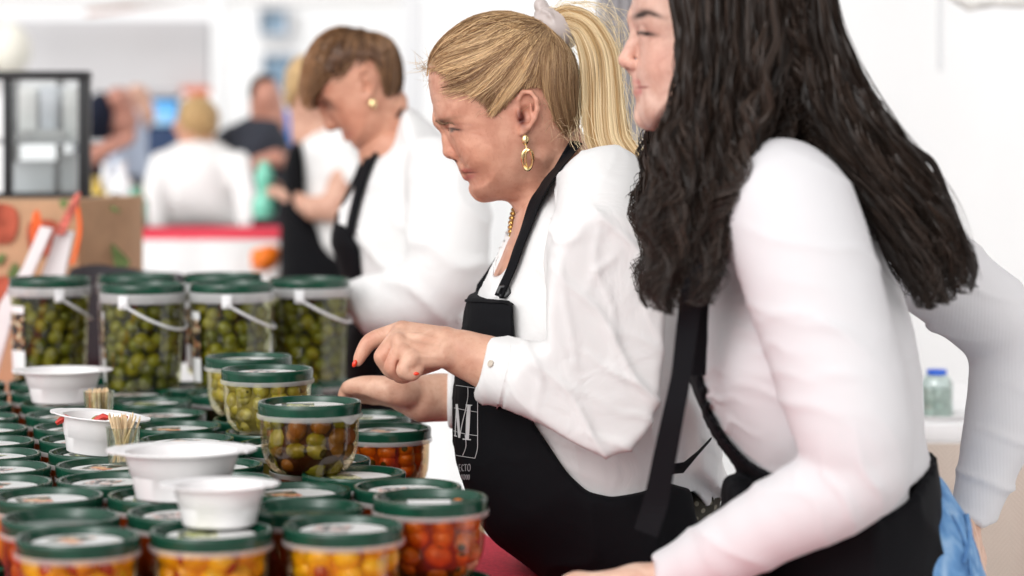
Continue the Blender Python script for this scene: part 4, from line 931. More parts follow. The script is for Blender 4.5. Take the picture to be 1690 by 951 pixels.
nl.build('gold_necklace', M_GOLD, WM)
# ---------------- blouse
sh = Field(P(735, 830, Yc)-np.array((0, .30, 0)), P(1235, 228, Yc)+np.array((0, .34, 0)), .0042)
sh.infl(torso, Yc, .185, .17, .02, off=0)
sh.infl([(1090, 600), (1180, 640), (1190, 760), (1212, 800), (1205, 830), (1160, 800), (1128, 790), (1100, 760)], Yc, .15, .05, .02)
# collar stand and shoulders
sh.chain([(940, 300, 3.14), (1000, 318, 3.06), (1010, 360, 3.03)], [30, 62, 70], .05); sh.chain([(940, 300, 3.34), (1000, 318, 3.42), (1010, 360, 3.45)], [30, 58, 62], .05)
sh.chain([(1005, 350, 3.03), (1000, 430, 2.985), (1000, 520, 2.96), (1000, 610, 2.95), (1003, 680, 2.955)], [74, 82, 84, 78, 64], .03, n=2)     # near upper sleeve
sh.chain([(1003, 672, 2.955), (960, 655, 2.96), (910, 635, 2.97), (862, 622, 2.99), (826, 614, 3.02), (806, 610, 3.03)], [66, 62, 56, 51, 47, 45], .018, n=2)   # forearm
sh.chain([(1000, 360, 3.45), (945, 500, 3.52), (905, 640, 3.50)], [60, 56, 50], .03, n=2)
sh.chain([(905, 640, 3.50), (830, 655, 3.43), (760, 657, Y2+.02), (722, 657, Y2+.008)], [50, 45, 43, 42], .02, n=2)
# hand-placed folds
for pts_, rr_ in (([(1064, 560, 2.93), (1020, 572, 2.905), (960, 585, 2.90), (925, 600, 2.92)], [5, 10, 11, 5]), ([(1050, 640, 2.93), (1010, 600, 2.885), (965, 600, 2.885), (930, 592, 2.91)], [4, 8, 9, 4]),
        ([(920, 380, 2.99), (912, 440, 3.01), (922, 520, 3.0)], [4, 8, 4]), ([(1058, 470, 2.94), (1010, 500, 2.885), (950, 545, 2.90)], [3, 8, 4]), ([(985, 735, 2.93), (935, 700, 2.93), (900, 672, 2.94)], [4, 8, 4]), ([(1020, 700, 2.92), (980, 640, 2.885), (940, 618, 2.90)], [4, 8, 4]),
        ([(880, 610, 2.945), (905, 640, 2.925), (950, 690, 2.93)], [3, 7, 3]), ([(1000, 300, 3.0), (1040, 380, 2.96), (1060, 450, 2.94)], [3, 8, 3])):
    sh.chain(pts_, rr_, .016, n=3)
sh.chain([(915, 595, 2.905), (900, 640, 2.91), (885, 672, 2.93)], [2, 2.5, 2], .014, 's', n=3)
# neck opening and cuff openings
V0, V1 = P(798, 470, Yc), P(960, 232, Yc)
sh.infl([(958, 226), (925, 262), (893, 320), (872, 368), (842, 430), (822, 452), (812, 470), (780, 470), (820, 380), (850, 300), (900, 230)], Yc, .060, .05, .003, mode='s', smooth=3)
vr_ = np.array([P(x, y, Yc) for x, y in ((915, 270), (897, 318), (884, 348), (870, 384), (852, 420), (826, 452), (812, 456), (832, 400), (841, 360), (848, 330), (880, 285))])[:, [0, 2]]
sh.cut(lambda X, Y, Z: np.where((Y < Yc+.004)+0*X+0*Z > 0, poly_sd(vr_, X[:, 0, :], Z[0])[:, None, :]*np.ones_like(Y), -1.0))
ca_, cb_ = P(806, 559, 3.03), P(784, 662, 3.03)
def cuffcut(X, Y, Z):
    n1 = np.array((-(cb_-ca_)[2], 0, (cb_-ca_)[0])); n1 /= np.linalg.norm(n1); n1 = n1 if n1[0] < 0 else -n1
    d = (X-ca_[0])*n1[0]+(Z-ca_[2])*n1[2]
    return np.where((X < P(850, 0, 3.03)[0]) & (Y < 3.16)+0*d.astype(bool), d, -1)
sh.cut(cuffcut)
sh.cut(lambda X, Y, Z: np.where((X < P(735, 0, 3.33)[0]) & (Y > 3.16), (P(712, 0, Y2)[0]-X)+0*Z, -1))
hz0, hz1, hx0, hx1 = P(0, 796, Yc)[2], P(0, 822, Yc)[2], P(1128, 0, Yc)[0], P(1192, 0, Yc)[0]
sh.cut(lambda X, Y, Z: (hz0+(hz1-hz0)*np.clip((X-hx0)/(hx1-hx0), 0, 1)+.006*np.sin(X*90+Y*40))-Z+0*Y)
def wshirt(V):
    arm = np.clip((Yc-.13-V[:, 1])/.05, 0, 1)
    bibm = np.clip((V[:, 0]-P(850, 0, Yc)[0])/.05, .1, 1)*(1-arm)+arm
    d = fold(V, (.80, .1, .60), .085, .0060, 5, .45, 5)*(.25+arm)
    d += fold(V, (1, .2, -.25), .10, .0060, 11, .4, 4.5)*(1-arm)*.9
    d += fold(V, (.97, .1, .15), .055, .0030, 13, .5, 5)*arm
    d += fold(V, (.45, .3, .9), .042, .0030, 8, .4, 3)*gauss2(V, P(985, 600, 2.95), .09, .045)*1.8
    d += fold(V, (.95, .2, .3), .034, .0026, 18, .4, 3)*gauss2(V, P(885, 625, 2.95), .05, .05)*1.4
    d += fold(V, (.8, .2, -.6), .050, .0042, 28, .5, 4)*gauss2(V, P(950, 350, 3.05), .08, .09)*1.3
    d += fold(V, (.3, .2, 1), .038, .0050, 38, .5, 4)*gauss2(V, P(1060, 730, 3.05), .10, .05)*1.3
    d += .0022*(np.abs(((V[:, 0]-P(838, 0, 3)[0])*.96+(V[:, 2]-P(0, 620, 3)[2])*-.22)) < .0022)*(V[:, 0] < P(870, 0, 3)[0])*(V[:, 1] < 3.13)*(V[:, 2] < P(0, 570, 3)[2])*-1
    return d*bibm
shirt = fmesh('blouse', sh, M_SHIRT, WM, 2, wshirt)
bs = bvh_of(shirt)
bt, bn = onto(bs, 811, 601, .001); 
o = MB().lathe([(.0001, .0018), (.0030, .0016), (.0036, .0022), (.0044, .0018), (.0046, .0006), (.0046, 0)], 20).build('cuff_button', simple('shell_button', (.55, .48, .40), .25), WM, loc=(0, 0, 0))
o.matrix_parent_inverse = Matrix.Translation(WM.location).inverted(); o.location = bt; o.rotation_euler = bn.to_track_quat('Z', 'Y').to_euler()
ribbon(bs, [(842, 570), (836, 610), (824, 660), (818, 682)], [2.2]*4, -.0006, .0012, nx=1).build('cuff_seam', M_SHIRT, WM)
# ---------------- skirt, legs and shoes
sk_ = Field(P(740, 1400, Yc)-np.array((0, .22, .0)), P(1240, 780, Yc)+np.array((0, .22, 0)), .008)
sk_.infl([(800, 760), (1170, 760), (1196, 850), (1206, 960), (1200, 1150), (1190, 1350), (980, 1350), (985, 1150), (965, 985), (870, 900)], Yc, .18, .16, .02, off=-.008, smooth=3)
m, nt, b, o = nodes('dark_dotted_skirt_fabric'); tc = nt.nodes.new('ShaderNodeTexCoord'); mp = nt.nodes.new('ShaderNodeMapping'); mp.inputs['Rotation'].default_value = (0, math.radians(42), 0); mp.inputs['Scale'].default_value = (75, .001, 75)
vo = nt.nodes.new('ShaderNodeTexVoronoi'); vo.inputs['Randomness'].default_value = 0; vo.inputs['Scale'].default_value = 1.0
nt.links.new(tc.outputs['Object'], mp.inputs[0]); nt.links.new(mp.outputs[0], vo.inputs['Vector']); r = ramp(nt, vo.outputs['Distance'], [(.20, (.20, .18, .13)), (.26, (.026, .022, .012))]); nt.links.new(r.outputs[0], b.inputs['Base Color']); b.inputs['Roughness'].default_value = .8
fmesh('skirt', sk_, m, WM, 2, lambda V: fold(V, (1, .3, 0), .09, .006, 21))
lg = MB()
for sg in (-1, 1): lg.tube([(P(1000, 0, Yc)[0], Yc+sg*.09, .60), (P(1000, 0, Yc)[0]+.01, Yc+sg*.09, .45), (P(1000, 0, Yc)[0]+.03, Yc+sg*.09, .08)], [.065, .052, .038], 14)
lg.build('stockings', simple('black_stockings', (.015, .015, .017), .6), WM)
for sg in (-1, 1):
    x = P(1000, 0, Yc)[0]; MB().tube([(x+.07, Yc+sg*.09, .045), (x+.02, Yc+sg*.09, .055), (x-.07, Yc+sg*.09, .038), (x-.17, Yc+sg*.09, .025)], [.030, .042, .044, .022], 14).build('shoe', simple('black_shoe_leather', (.012, .012, .012), .3), WM)
# ---------------- apron
ap = Field(P(735, 1240, Yc)-np.array((0, .24, 0)), P(1215, 478, Yc)+np.array((0, .24, 0)), .0052)
bib = [(740, 482), (768, 486), (846, 489), (850, 560), (858, 610), (880, 675), (903, 708), (930, 748), (962, 780), (1000, 787), (1050, 780), (1092, 771), (1128, 784), (1138, 840), (1149, 890), (1156, 1235), (730, 1235), (735, 900), (735, 700)]
ap.infl(torso, Yc, .185, .17, .01, off=.0135, region=bib)
def apfold(V):
    low = np.clip((P(0, 740, Yc)[2]-V[:, 2])/.1, 0, 1)
    return fold(V, (1, .4, .1), .10, .006, 31, .8)*low+fold(V, (.2, .2, 1), .05, .0016, 17)*(1-low)
apron = fmesh('apron', ap, M_APRON, WM, 2, apfold)
bvA = bvh_of(shirt, body, apron)
ribbon(bvA, [(944, 236), (915, 292), (893, 332), (878, 376), (866, 408), (854, 444), (838, 478), (832, 492)], [22, 23, 19, 14, 12, 12, 12, 12], .0075, .0025, sm=6).build('neck_strap', M_APRON, WM)
MB().tube([P(828, 488, 3.1), P(836, 478, 3.1), P(846, 482, 3.1), P(843, 492, 3.1), P(832, 494, 3.1), P(828, 488, 3.1)], .0025, 6).build('strap_buckle', simple('black_plastic_buckle', (.02, .02, .022), .3), WM) if False else None
bp_, bn_ = onto(bvA, 837, 482, .006)
MB().tube([np.array(bp_)+np.array((m_of(a, 3.1), -.002, -m_of(b_, 3.1))) for a, b_ in ((-9, 4), (-5, -6), (6, -8), (9, 2), (2, 9), (-7, 8))], .0034, 8).build('strap_buckle', simple('black_plastic_buckle', (.02, .02, .022), .3), WM)
fs_ = [P(840, 388, Yc+.05), P(822, 424, Yc+.075), P(806, 452, Yc+.09), P(796, 472, Yc+.09), P(790, 500, Yc+.085)]
MB().tube(fs_, [.003, .003, .0045, .009, .010], 8, True, .4).build('neck_strap', M_APRON, WM)
ribbon(bvA, [(846, 502), (800, 498), (770, 497)], [4, 4, 4], .001, .0015, nx=1).build('bib_hem', M_APRON, WM)
MB().tube([P(1100, 775, 3.02), P(1128, 772, 3.03), P(1150, 750, 3.05), P(1172, 726, 3.10)], [.010, .011, .006, .004], 8, True, .35).build('waist_tie', M_APRON, WM)
# printed emblem on the bib: frame, inner lines, serif M and two lines of lettering
bA = bvh_of(apron); lm = MB(); s4 = lambda x, y: (740+x/3.967, 580+y/3.967)
def line(pts_, w=.65): 
    r = ribbon(bA, [s4(*p) for p in pts_], [w]*len(pts_), .0004, .0004, nx=1, n=4); lm.v_off = len(lm.v); lm.add(r.v, r.f)
for l in ([(52, 222), (120, 232), (192, 243)], [(130, 236), (130, 300), (115, 380)], [(40, 370), (110, 384), (194, 398)], [(36, 520), (110, 540), (192, 552)], [(194, 330), (194, 560), (192, 640), (176, 700)], [(50, 680), (110, 690), (176, 700)], [(112, 545), (118, 620), (96, 682)]): line(l)
lm.build('emblem_lines', M_PRINT, WM)
em = MB()
def glyph(pts_, wid):
    r = ribbon(bA, [s4(*p) for p in pts_], wid, .0006, .0004, nx=2, n=3); em.add(r.v, r.f)
glyph([(58, 345), (66, 440), (75, 566)], [3.4, 4.2, 3.0]); glyph([(77, 566), (96, 465), (124, 354)], [1.0, 1.0, 1.0]); glyph([(139, 352), (133, 430), (130, 500), (127, 574)], [5, 6, 6, 5]); glyph([(118, 351), (158, 354)], [1.8, 1.4]); glyph([(98, 574), (150, 578)], [1.8, 1.8]); glyph([(58, 345), (52, 450), (48, 550)], [1.2, 1.1, 1.1]); glyph([(42, 552), (60, 556)], [1.8, 1.6])
em.build('emblem_letter', M_PRINT, WM)
ew = MB()
def wr(pts_, w=1.0):
    r = ribbon(bA, [s4(*p) for p in pts_], [w]*len(pts_), .0006, .0004, nx=1, n=3); ew.add(r.v, r.f)
for l in ([(82, 742), (74, 742), (76, 780), (86, 782)], [(76, 760), (84, 761)], [(104, 746), (95, 742), (91, 762), (96, 782), (105, 780)], [(106, 740), (124, 740)], [(115, 740), (116, 783)], [(140, 738), (131, 745), (130, 772), (138, 784), (146, 772), (146, 748), (140, 738)],
          [(88, 836), (92, 805), (99, 838)], [(105, 806), (106, 838), (112, 832), (113, 812), (105, 806)], [(118, 812), (120, 836), (127, 834), (126, 808), (118, 812)], [(132, 812), (134, 838), (141, 834), (140, 808), (132, 812)]): wr(l, .8)
ew.build('emblem_lettering', simple('faded_apron_print', (.40, .40, .41), .8), WM)
# ================================================================== the young woman in front
YW = empty('person', (.30, 2.82, 0)); tag(YW, 'young woman with long wavy black hair, white ribbed top and black apron leaning forward', 'person')
Yc = 2.82
M_TOP = M_RIB
hp2 = [(1047, -50), (1044, -20), (1043, 10), (1044, 38), (1048, 55), (1052, 75), (1052, 95), (1049, 115), (1049, 128), (1052, 140), (1054, 154), (1053, 166), (1052, 185), (1060, 204), (1076, 213), (1110, 208), (1150, 196), (1200, 170), (1270, 140), (1310, 90), (1322, 30), (1318, -40), (1290, -100), (1230, -140), (1160, -148), (1100, -125), (1062, -85)]
YA = dict(g=.93, nr=.86, nose=[(1052, 50), (1042, 78), (1032, 99)], ala=(1043, 107), base=(1045, 117), nostril=(1037, 114.5), cheek=(1100, 96), brow=[(1052, 30), (1078, 26)],
    socket=(1054, 58), eye=(1070, 61), tilt=-5,
    muzzle=(1068, 142), lips=[((1051, 138.5), (1065, 144.5), .0048, .0028, .004), ((1052.5, 151), (1065, 146.5), .0052, .0028, .004)], mouthline=((1048, 144.5), (1068, 145.5)), chin=((1066, 193), .0125))
hy = Field(P(1012, 235, Yc)-np.array((.005, .10, 0)), P(1335, -160, Yc)+np.array((.005, .10, 0)), .0024)
hy.infl(hp2, Yc, .072, .060, .004, pw=2.25)
hy.cap(P(1190, 170, Yc), P(1170, 235, Yc), .056, .054, .02)
face(hy, Yc, YA)
def ycol(V):
    lat = np.abs(V[:, 1]-Yc); g = lambda x, y, r: gauss2(V, P(x, y, Yc), r, r)
    return paint(V, (.68, .455, .37), [(g(1092, 105, .03), (.68, .34, .26), .6), (g(1030, 100, .012), (.64, .30, .22), .6), (gauss2(V, P(1060, 139, Yc), .011, .0034, -20)*(lat < .026)*1.2, (.58, .20, .19), .85), (gauss2(V, P(1060, 151, Yc), .011, .0040, 12)*(lat < .026)*1.2, (.62, .24, .23), .85),
        (gauss2(V, P(1056, 27, Yc), .009, .0038, 14)*(lat > .006)*1.4, (.035, .02, .016), .95), (gauss2(V, P(1072, 27, Yc), .012, .0026, -22)*1.3, (.045, .025, .02), .85), (gauss2(V, P(1056, 144.5, Yc), .0085, .0009, -6)*1.5, (.28, .07, .06), .9), (gauss2(V, P(1066, 58, Yc), .013, .008)*(lat > .015), (.42, .20, .15), .5), (gauss2(V, P(1062, 58, Yc), .0115, .0022, -12)*(lat > .012)*1.5, (.02, .012, .01), .95), (gauss2(V, P(1038, 113, Yc), .0045, .0018, 10)*(lat < .012)*1.4, (.20, .07, .05), .85)])  # includes painted shade: dark line between the lips, dark nostril
ny = Field(P(1040, 300, Yc)-np.array((0, .10, 0)), P(1330, 140, Yc)+np.array((0, .10, 0)), .005)
ny.cap(P(1200, 160, Yc), P(1180, 235, Yc), .054, .052, .02); ny.cap(P(1180, 235, Yc), P(1220, 300, Yc), .052, .07, .02)
# her near hand, resting on the table at the frame edge
Y3 = 2.70
hh = Field(P(880, 1010, Y3)-np.array((0, .10, 0)), P(1130, 915, Y3)+np.array((0, .10, 0)), .0026)
hh.chain([(1130, 955, Y3-.02), (1085, 962, Y3-.01), (1050, 965, Y3)], [34, 31, 30], .01)
for i, d in enumerate((-.030, -.012, .006, .022)): hh.cap(P(1050, 962, Y3+d*.7), P(985, 962+2*i, Y3+d), m_of(26, Y3), m_of(18, Y3), .012)
for i, d in enumerate((-.032, -.012, .008, .026)): hh.chain([(985, 964, Y3+d), (950, 958+i, Y3+d*1.15), (925, 972+i, Y3+d*1.2), (908, 985+2*i, Y3+d*1.2)], [16, 14, 12, 10], .004, n=3)
hh.chain([(1045, 975, Y3+.03), (1010, 985, Y3+.05), (980, 985, Y3+.055)], [18, 14, 11], .006, n=3)
ybody_t = [(1190, 300), (1300, 248), (1360, 262), (1420, 340), (1460, 430), (1500, 520), (1518, 620), (1524, 720), (1534, 760), (1545, 860), (1552, 980), (1540, 1200), (1250, 1200), (1262, 980), (1275, 880), (1262, 800), (1222, 760), (1180, 700), (1152, 640), (1142, 590), (1150, 530), (1168, 450), (1178, 360)]
iy = Field(P(1120, 1020, Yc)-np.array((0, .25, 0)), P(1560, 235, Yc)+np.array((0, .25, 0)), .006)
iy.infl(ybody_t, Yc, .15, .15, .02, off=-.010)
# her far hand, on her hip
Y4 = 3.02
hf = Field(P(1560, 990, Y4)-np.array((0, .08, 0)), P(1660, 830, Y4)+np.array((0, .08, 0)), .003)
hf.chain([(1600, 830, Y4), (1596, 865, Y4-.01), (1600, 900, Y4-.02)], [24, 20, 22], .008)
for i, d in enumerate((-.03, -.012, .005, .02)): hf.chain([(1600, 885, Y4-.02+d*.6), (1608+3*i, 920, Y4-.02+d), (1622-3*i, 950, Y4-.03+d)], [13, 11, 8], .004, n=3)
hf.chain([(1596, 868, Y4-.03), (1584, 895, Y4-.045), (1586, 915, Y4-.05)], [13, 10, 8], .005)
ysk = (.66, .41, .31)
fmesh('body', hy, M_SKIN, YW, 1, None, lambda V: np.where((V[:, 2] > P(0, 232, Yc)[2])[:, None], ycol(V), np.array([[.72, .49, .38]])), parts=[(hh, 2), (ny, 2), (hf, 2), (iy, 2)])
near_eye(Yc, (1070.5, 61), .90, YW, None, ((1056, 58), (1078, 61)), (.02, .012, .01))
# top
sy_ = Field(P(1060, 1010, Yc)-np.array((0, .34, 0)), P(1760, 225, Yc)+np.array((0, .36, 0)), .0046)
sy_.infl(ybody_t, Yc, .168, .15, .02)
sy_.infl([(1160, 240), (1190, 222), (1260, 225), (1330, 240), (1360, 300), (1200, 320)], Yc, .08, .07, .03)
sy_.chain([(1285, 318, 2.69), (1305, 360, 2.665), (1335, 450, 2.64), (1368, 560, 2.62), (1402, 680, 2.60), (1424, 772, 2.595)], [84, 96, 96, 92, 86, 72], .03, n=2)
sy_.chain([(1424, 778, 2.595), (1370, 815, 2.60), (1290, 855, 2.62), (1200, 905, 2.65), (1120, 946, 2.68), (1084, 962, 2.69)], [72, 72, 64, 56, 44, 39], .012, n=2)
sy_.chain([(1290, 320, 2.96), (1430, 380, 3.03), (1540, 450, 3.06), (1640, 525, 3.07), (1672, 552, 3.08)], [80, 72, 66, 62, 58], .03, n=2)
sy_.chain([(1672, 548, 3.08), (1665, 640, 3.07), (1640, 740, 3.05), (1612, 830, 3.03), (1602, 872, 3.02)], [62, 62, 50, 36, 31], .015, n=2)
# hem, wrists
hemz = lambda X: P(0, 772, Yc)[2]+(X-P(1500, 0, Yc)[0])*.42
sy_.cut(lambda X, Y, Z: np.where((X > P(1290, 0, Yc)[0]) & (X < P(1562, 0, Yc)[0]) & (Y > 2.705) & (Y < 2.965), hemz(X)-Z, -1)+0*Z)
sy_.cut(lambda X, Y, Z: np.where((Z < P(0, 850, 3.0)[2]) & (Y < 2.95) & (X < P(1200, 0, Yc)[0]), (P(1078, 0, Y3)[0]-X)+0*Z, -1))
sy_.cut(lambda X, Y, Z: np.where((X > P(1560, 0, 3.0)[0]) & (Y > 2.9), (P(0, 862, 3.02)[2]-Z)+0*X, -1)+0*X)
def ytop(V):
    far = (V[:, 0] > P(1545, 0, 3.0)[0]); d = fold(V, (.35, 0, 1), .085, .0030, 41, .5, 4)
    d = np.where(far, fold(V, (.3, .1, 1), .055, .0060, 44, .4, 4), d)
    d += fold(V, (.85, .2, .45), .032, .0045, 46, .8)*gauss2(V, P(1400, 780, 2.6), .06, .06)*1.2
    d += fold(V, (.3, .2, 1), .026, .005, 48, .5)*gauss2(V, P(1200, 640, 2.66), .06, .07)*1.1
    d += fold(V, (.1, .2, 1), .05, .003, 49, .5)*gauss2(V, P(1360, 560, 2.6), .09, .07)
    return d
top = fmesh('ribbed_top', sy_, M_TOP, YW, 2, ytop)
# jeans + apron
jf = Field(P(1230, 1500, Yc)-np.array((0, .22, 0)), P(1660, 740, Yc)+np.array((0, .24, 0)), .008)
jf.infl([(1300, 780), (1500, 772), (1545, 780), (1572, 815), (1600, 868), (1618, 935), (1630, 1010), (1625, 1200), (1600, 1480), (1290, 1480), (1262, 1200), (1270, 980)], Yc+.03, .165, .15, .02, smooth=4)
M_JEAN = cloth('blue_denim', (.14, .28, .50), weave=700, wr=.6, bs=.5); 
n_ = M_JEAN.node_tree; nz = noise(n_, 30, 5, .4); r_ = ramp(n_, nz.outputs[0], [(.3, (.06, .16, .36)), (.5, (.14, .30, .55)), (.7, (.34, .50, .70))]); n_.links.new(r_.outputs[0], n_.nodes['Principled BSDF'].inputs['Base Color'])
jeans = fmesh('jeans', jf, M_JEAN, YW, 2, lambda V: fold(V, (.6, .2, .8), .05, .005, 51))
bj = bvh_of(jeans)
ribbon(bj, [(1572, 850), (1590, 890), (1602, 950)], [4]*3, .001, .002, nx=1).build('seam', M_JEAN, YW)
ribbon(bj, [(1592, 850), (1598, 885), (1588, 930)], [4]*3, .001, .003, nx=1).build('pocket_hem', M_JEAN, YW)
lg = MB()
for sg in (-1, 1): lg.tube([(P(1440, 0, Yc)[0], Yc+sg*.09, .62), (P(1440, 0, Yc)[0]+.01, Yc+sg*.09, .42), (P(1440, 0, Yc)[0]+.02, Yc+sg*.09, .05)], [.085, .062, .055], 16)
lg.build('trouser_legs', M_JEAN, YW)
for sg in (-1, 1):
    x = P(1440, 0, Yc)[0]; MB().tube([(x+.08, Yc+sg*.09, .045), (x+.02, Yc+sg*.09, .055), (x-.06, Yc+sg*.09, .04), (x-.16, Yc+sg*.09, .025)], [.032, .044, .046, .024], 14).build('shoe', simple('white_shoe', (.7, .7, .7), .4), YW)
ay = Field(P(1110, 1300, Yc)-np.array((0, .24, 0)), P(1580, 470, Yc)+np.array((0, .24, 0)), .0052)
yreg = [(1120, 486), (1157, 490), (1150, 560), (1152, 620), (1166, 670), (1192, 715), (1230, 752), (1290, 780), (1340, 795), (1400, 830), (1470, 800), (1500, 775), (1545, 742), (1552, 800), (1556, 880), (1562, 960), (1575, 1280), (1100, 1280), (1120, 900), (1120, 700)]
ay.infl(ybody_t, Yc, .168, .15, .01, off=.007, region=yreg)
ay.infl([(1200, 790), (1260, 800), (1275, 870), (1262, 960), (1255, 1300), (1180, 1300), (1165, 960), (1160, 880), (1190, 840)], Yc, .14, .08, .02, smooth=3)
apy = fmesh('apron', ay, M_APRON, YW, 2, lambda V: fold(V, (1, .3, .25), .08, .005, 61))
bY = bvh_of(top, apy)
# strap from the neck and the long hanging tie
st_ = [P(1160, 400, 2.66), P(1150, 440, 2.64), P(1142, 480, 2.64), P(1134, 540, 2.66), P(1124, 620, 2.66), P(1110, 690, 2.66), P(1096, 760, 2.67), P(1082, 830, 2.68), P(1066, 880, 2.68)]
def flat_band(pts_, w, mat, par, name, th=.0012, d=(.97, -.25, .1)):
    pts_ = catmull(pts_, 5, False); m = MB(); n_ = len(pts_); w = np.interp(np.linspace(0, 1, n_), np.linspace(0, 1, len(w)), w); d = np.array(d); d /= np.linalg.norm(d); vs = []
    for i, p in enumerate(pts_):
        t = pts_[min(i+1, n_-1)]-pts_[max(i-1, 0)]; t /= np.linalg.norm(t); s_ = d-t*(d@t); s_ /= np.linalg.norm(s_); nn = np.cross(t, s_)
        for a, b in ((-1, -1), (1, -1), (1, 1), (-1, 1)): vs.append(p+s_*a*w[i]/2+nn*b*th)
    fs = [(4*i+k, 4*i+(k+1) % 4, 4*i+4+(k+1) % 4, 4*i+4+k) for i in range(n_-1) for k in range(4)]+[(3, 2, 1, 0), (4*n_-4, 4*n_-3, 4*n_-2, 4*n_-1)]
    return m.add(vs, fs).build(name, mat, par, False)
flat_band(st_, [.010, .020, .026, .024, .022, .024, .026, .028, .028], M_APRON, YW, 'hanging_strap')
flat_band([P(1168, 420, 2.70), P(1156, 470, 2.69), P(1148, 500, 2.69), P(1146, 560, 2.70), P(1150, 620, 2.71)], [.012, .024, .03, .03, .02], M_APRON, YW, 'bib_strap')
# ---------------- black wavy hair
hbk = Field(P(1020, 520, Yc)-np.array((0, .17, 0)), P(1600, -185, Yc)+np.array((0, .17, 0)), .006)
hbk.infl([(1100, -60), (1112, 30), (1116, 120), (1108, 175), (1100, 215), (1096, 290), (1090, 340), (1100, 385), (1128, 400), (1160, 370), (1180, 325), (1212, 285), (1262, 244), (1320, 228), (1372, 262), (1425, 350), (1462, 400), (1490, 430), (1525, 420), (1535, 395), (1520, 345), (1490, 290), (1440, 230), (1388, 150), (1360, 60), (1345, -30), (1320, -120), (1240, -175), (1150, -170)], Yc-.01, .098, .085, .01)
M_BCORE = simple('black_hair_core', (.004, .0035, .0035), .6, .2, .3, 60, .5, .004, vs=(6, 6, 1))
yh = fmesh('hair', hbk, M_BCORE, YW, 2, lambda V: fold(V, (1, .5, .1), .022, .006, 71, .9))
G = dict(
 f0=[(1085, -150), (1098, -40), (1110, 50), (1112, 130), (1100, 185), (1084, 215), (1074, 262), (1078, 300), (1062, 330), (1052, 365), (1068, 410), (1052, 450), (1060, 490)],
 f1=[(1130, -165), (1140, -60), (1146, 50), (1142, 150), (1128, 230), (1106, 300), (1090, 360), (1092, 420), (1080, 470), (1084, 500)],
 f2=[(1180, -175), (1190, -60), (1192, 60), (1184, 170), (1164, 250), (1142, 320), (1126, 380), (1118, 440), (1110, 485)],
 f3=[(1230, -175), (1240, -60), (1240, 70), (1226, 170), (1200, 250), (1176, 320), (1160, 380), (1150, 440), (1140, 480)],
 f4=[(1270, -165), (1285, -60), (1285, 60), (1268, 150), (1240, 215), (1206, 278), (1185, 330), (1176, 390), (1166, 440)],
 m0=[(1240, -180), (1250, -60), (1252, 60), (1238, 150), (1212, 225), (1186, 300), (1172, 350)],
 m1=[(1262, -180), (1278, -60), (1284, 60), (1282, 150), (1268, 205), (1246, 250)],
 m2=[(1280, -175), (1305, -60), (1316, 60), (1324, 150), (1338, 205), (1356, 252)],
 b0=[(1270, -160), (1290, -60), (1300, 60), (1310, 150), (1335, 222), (1378, 280), (1418, 350), (1448, 410), (1476, 460), (1496, 500)],
 b1=[(1300, -150), (1325, -50), (1340, 60), (1360, 150), (1392, 230), (1430, 300), (1466, 370), (1492, 430), (1520, 495)],
 b2=[(1315, -130), (1338, -40), (1352, 50), (1384, 140), (1430, 220), (1470, 290), (1508, 360), (1530, 420), (1545, 480)],
 b3=[(1325, -110), (1350, -30), (1364, 50), (1394, 125), (1438, 200), (1492, 268), (1530, 330), (1556, 400), (1572, 455)])
K = 60
def resample(g):
    c = catmull(g, 8, False); s_ = np.r_[0, np.cumsum(np.hypot(*np.diff(c, axis=0).T))]; t = np.linspace(0, s_[-1], K); return np.column_stack([np.interp(t, s_, c[:, 0]), np.interp(t, s_, c[:, 1])])
GF = [resample(G[k]) for k in ('f0', 'f1', 'f2', 'f3', 'f4')]; GM = [resample(G[k]) for k in ('m0', 'm1', 'm2')]; GB = [resample(G[k]) for k in ('b0', 'b1', 'b2', 'b3')]
allp = []; allc = []; allr = []; tt = np.linspace(0, 1, K); gg = np.random.default_rng(5)
def dep(u, side): return side
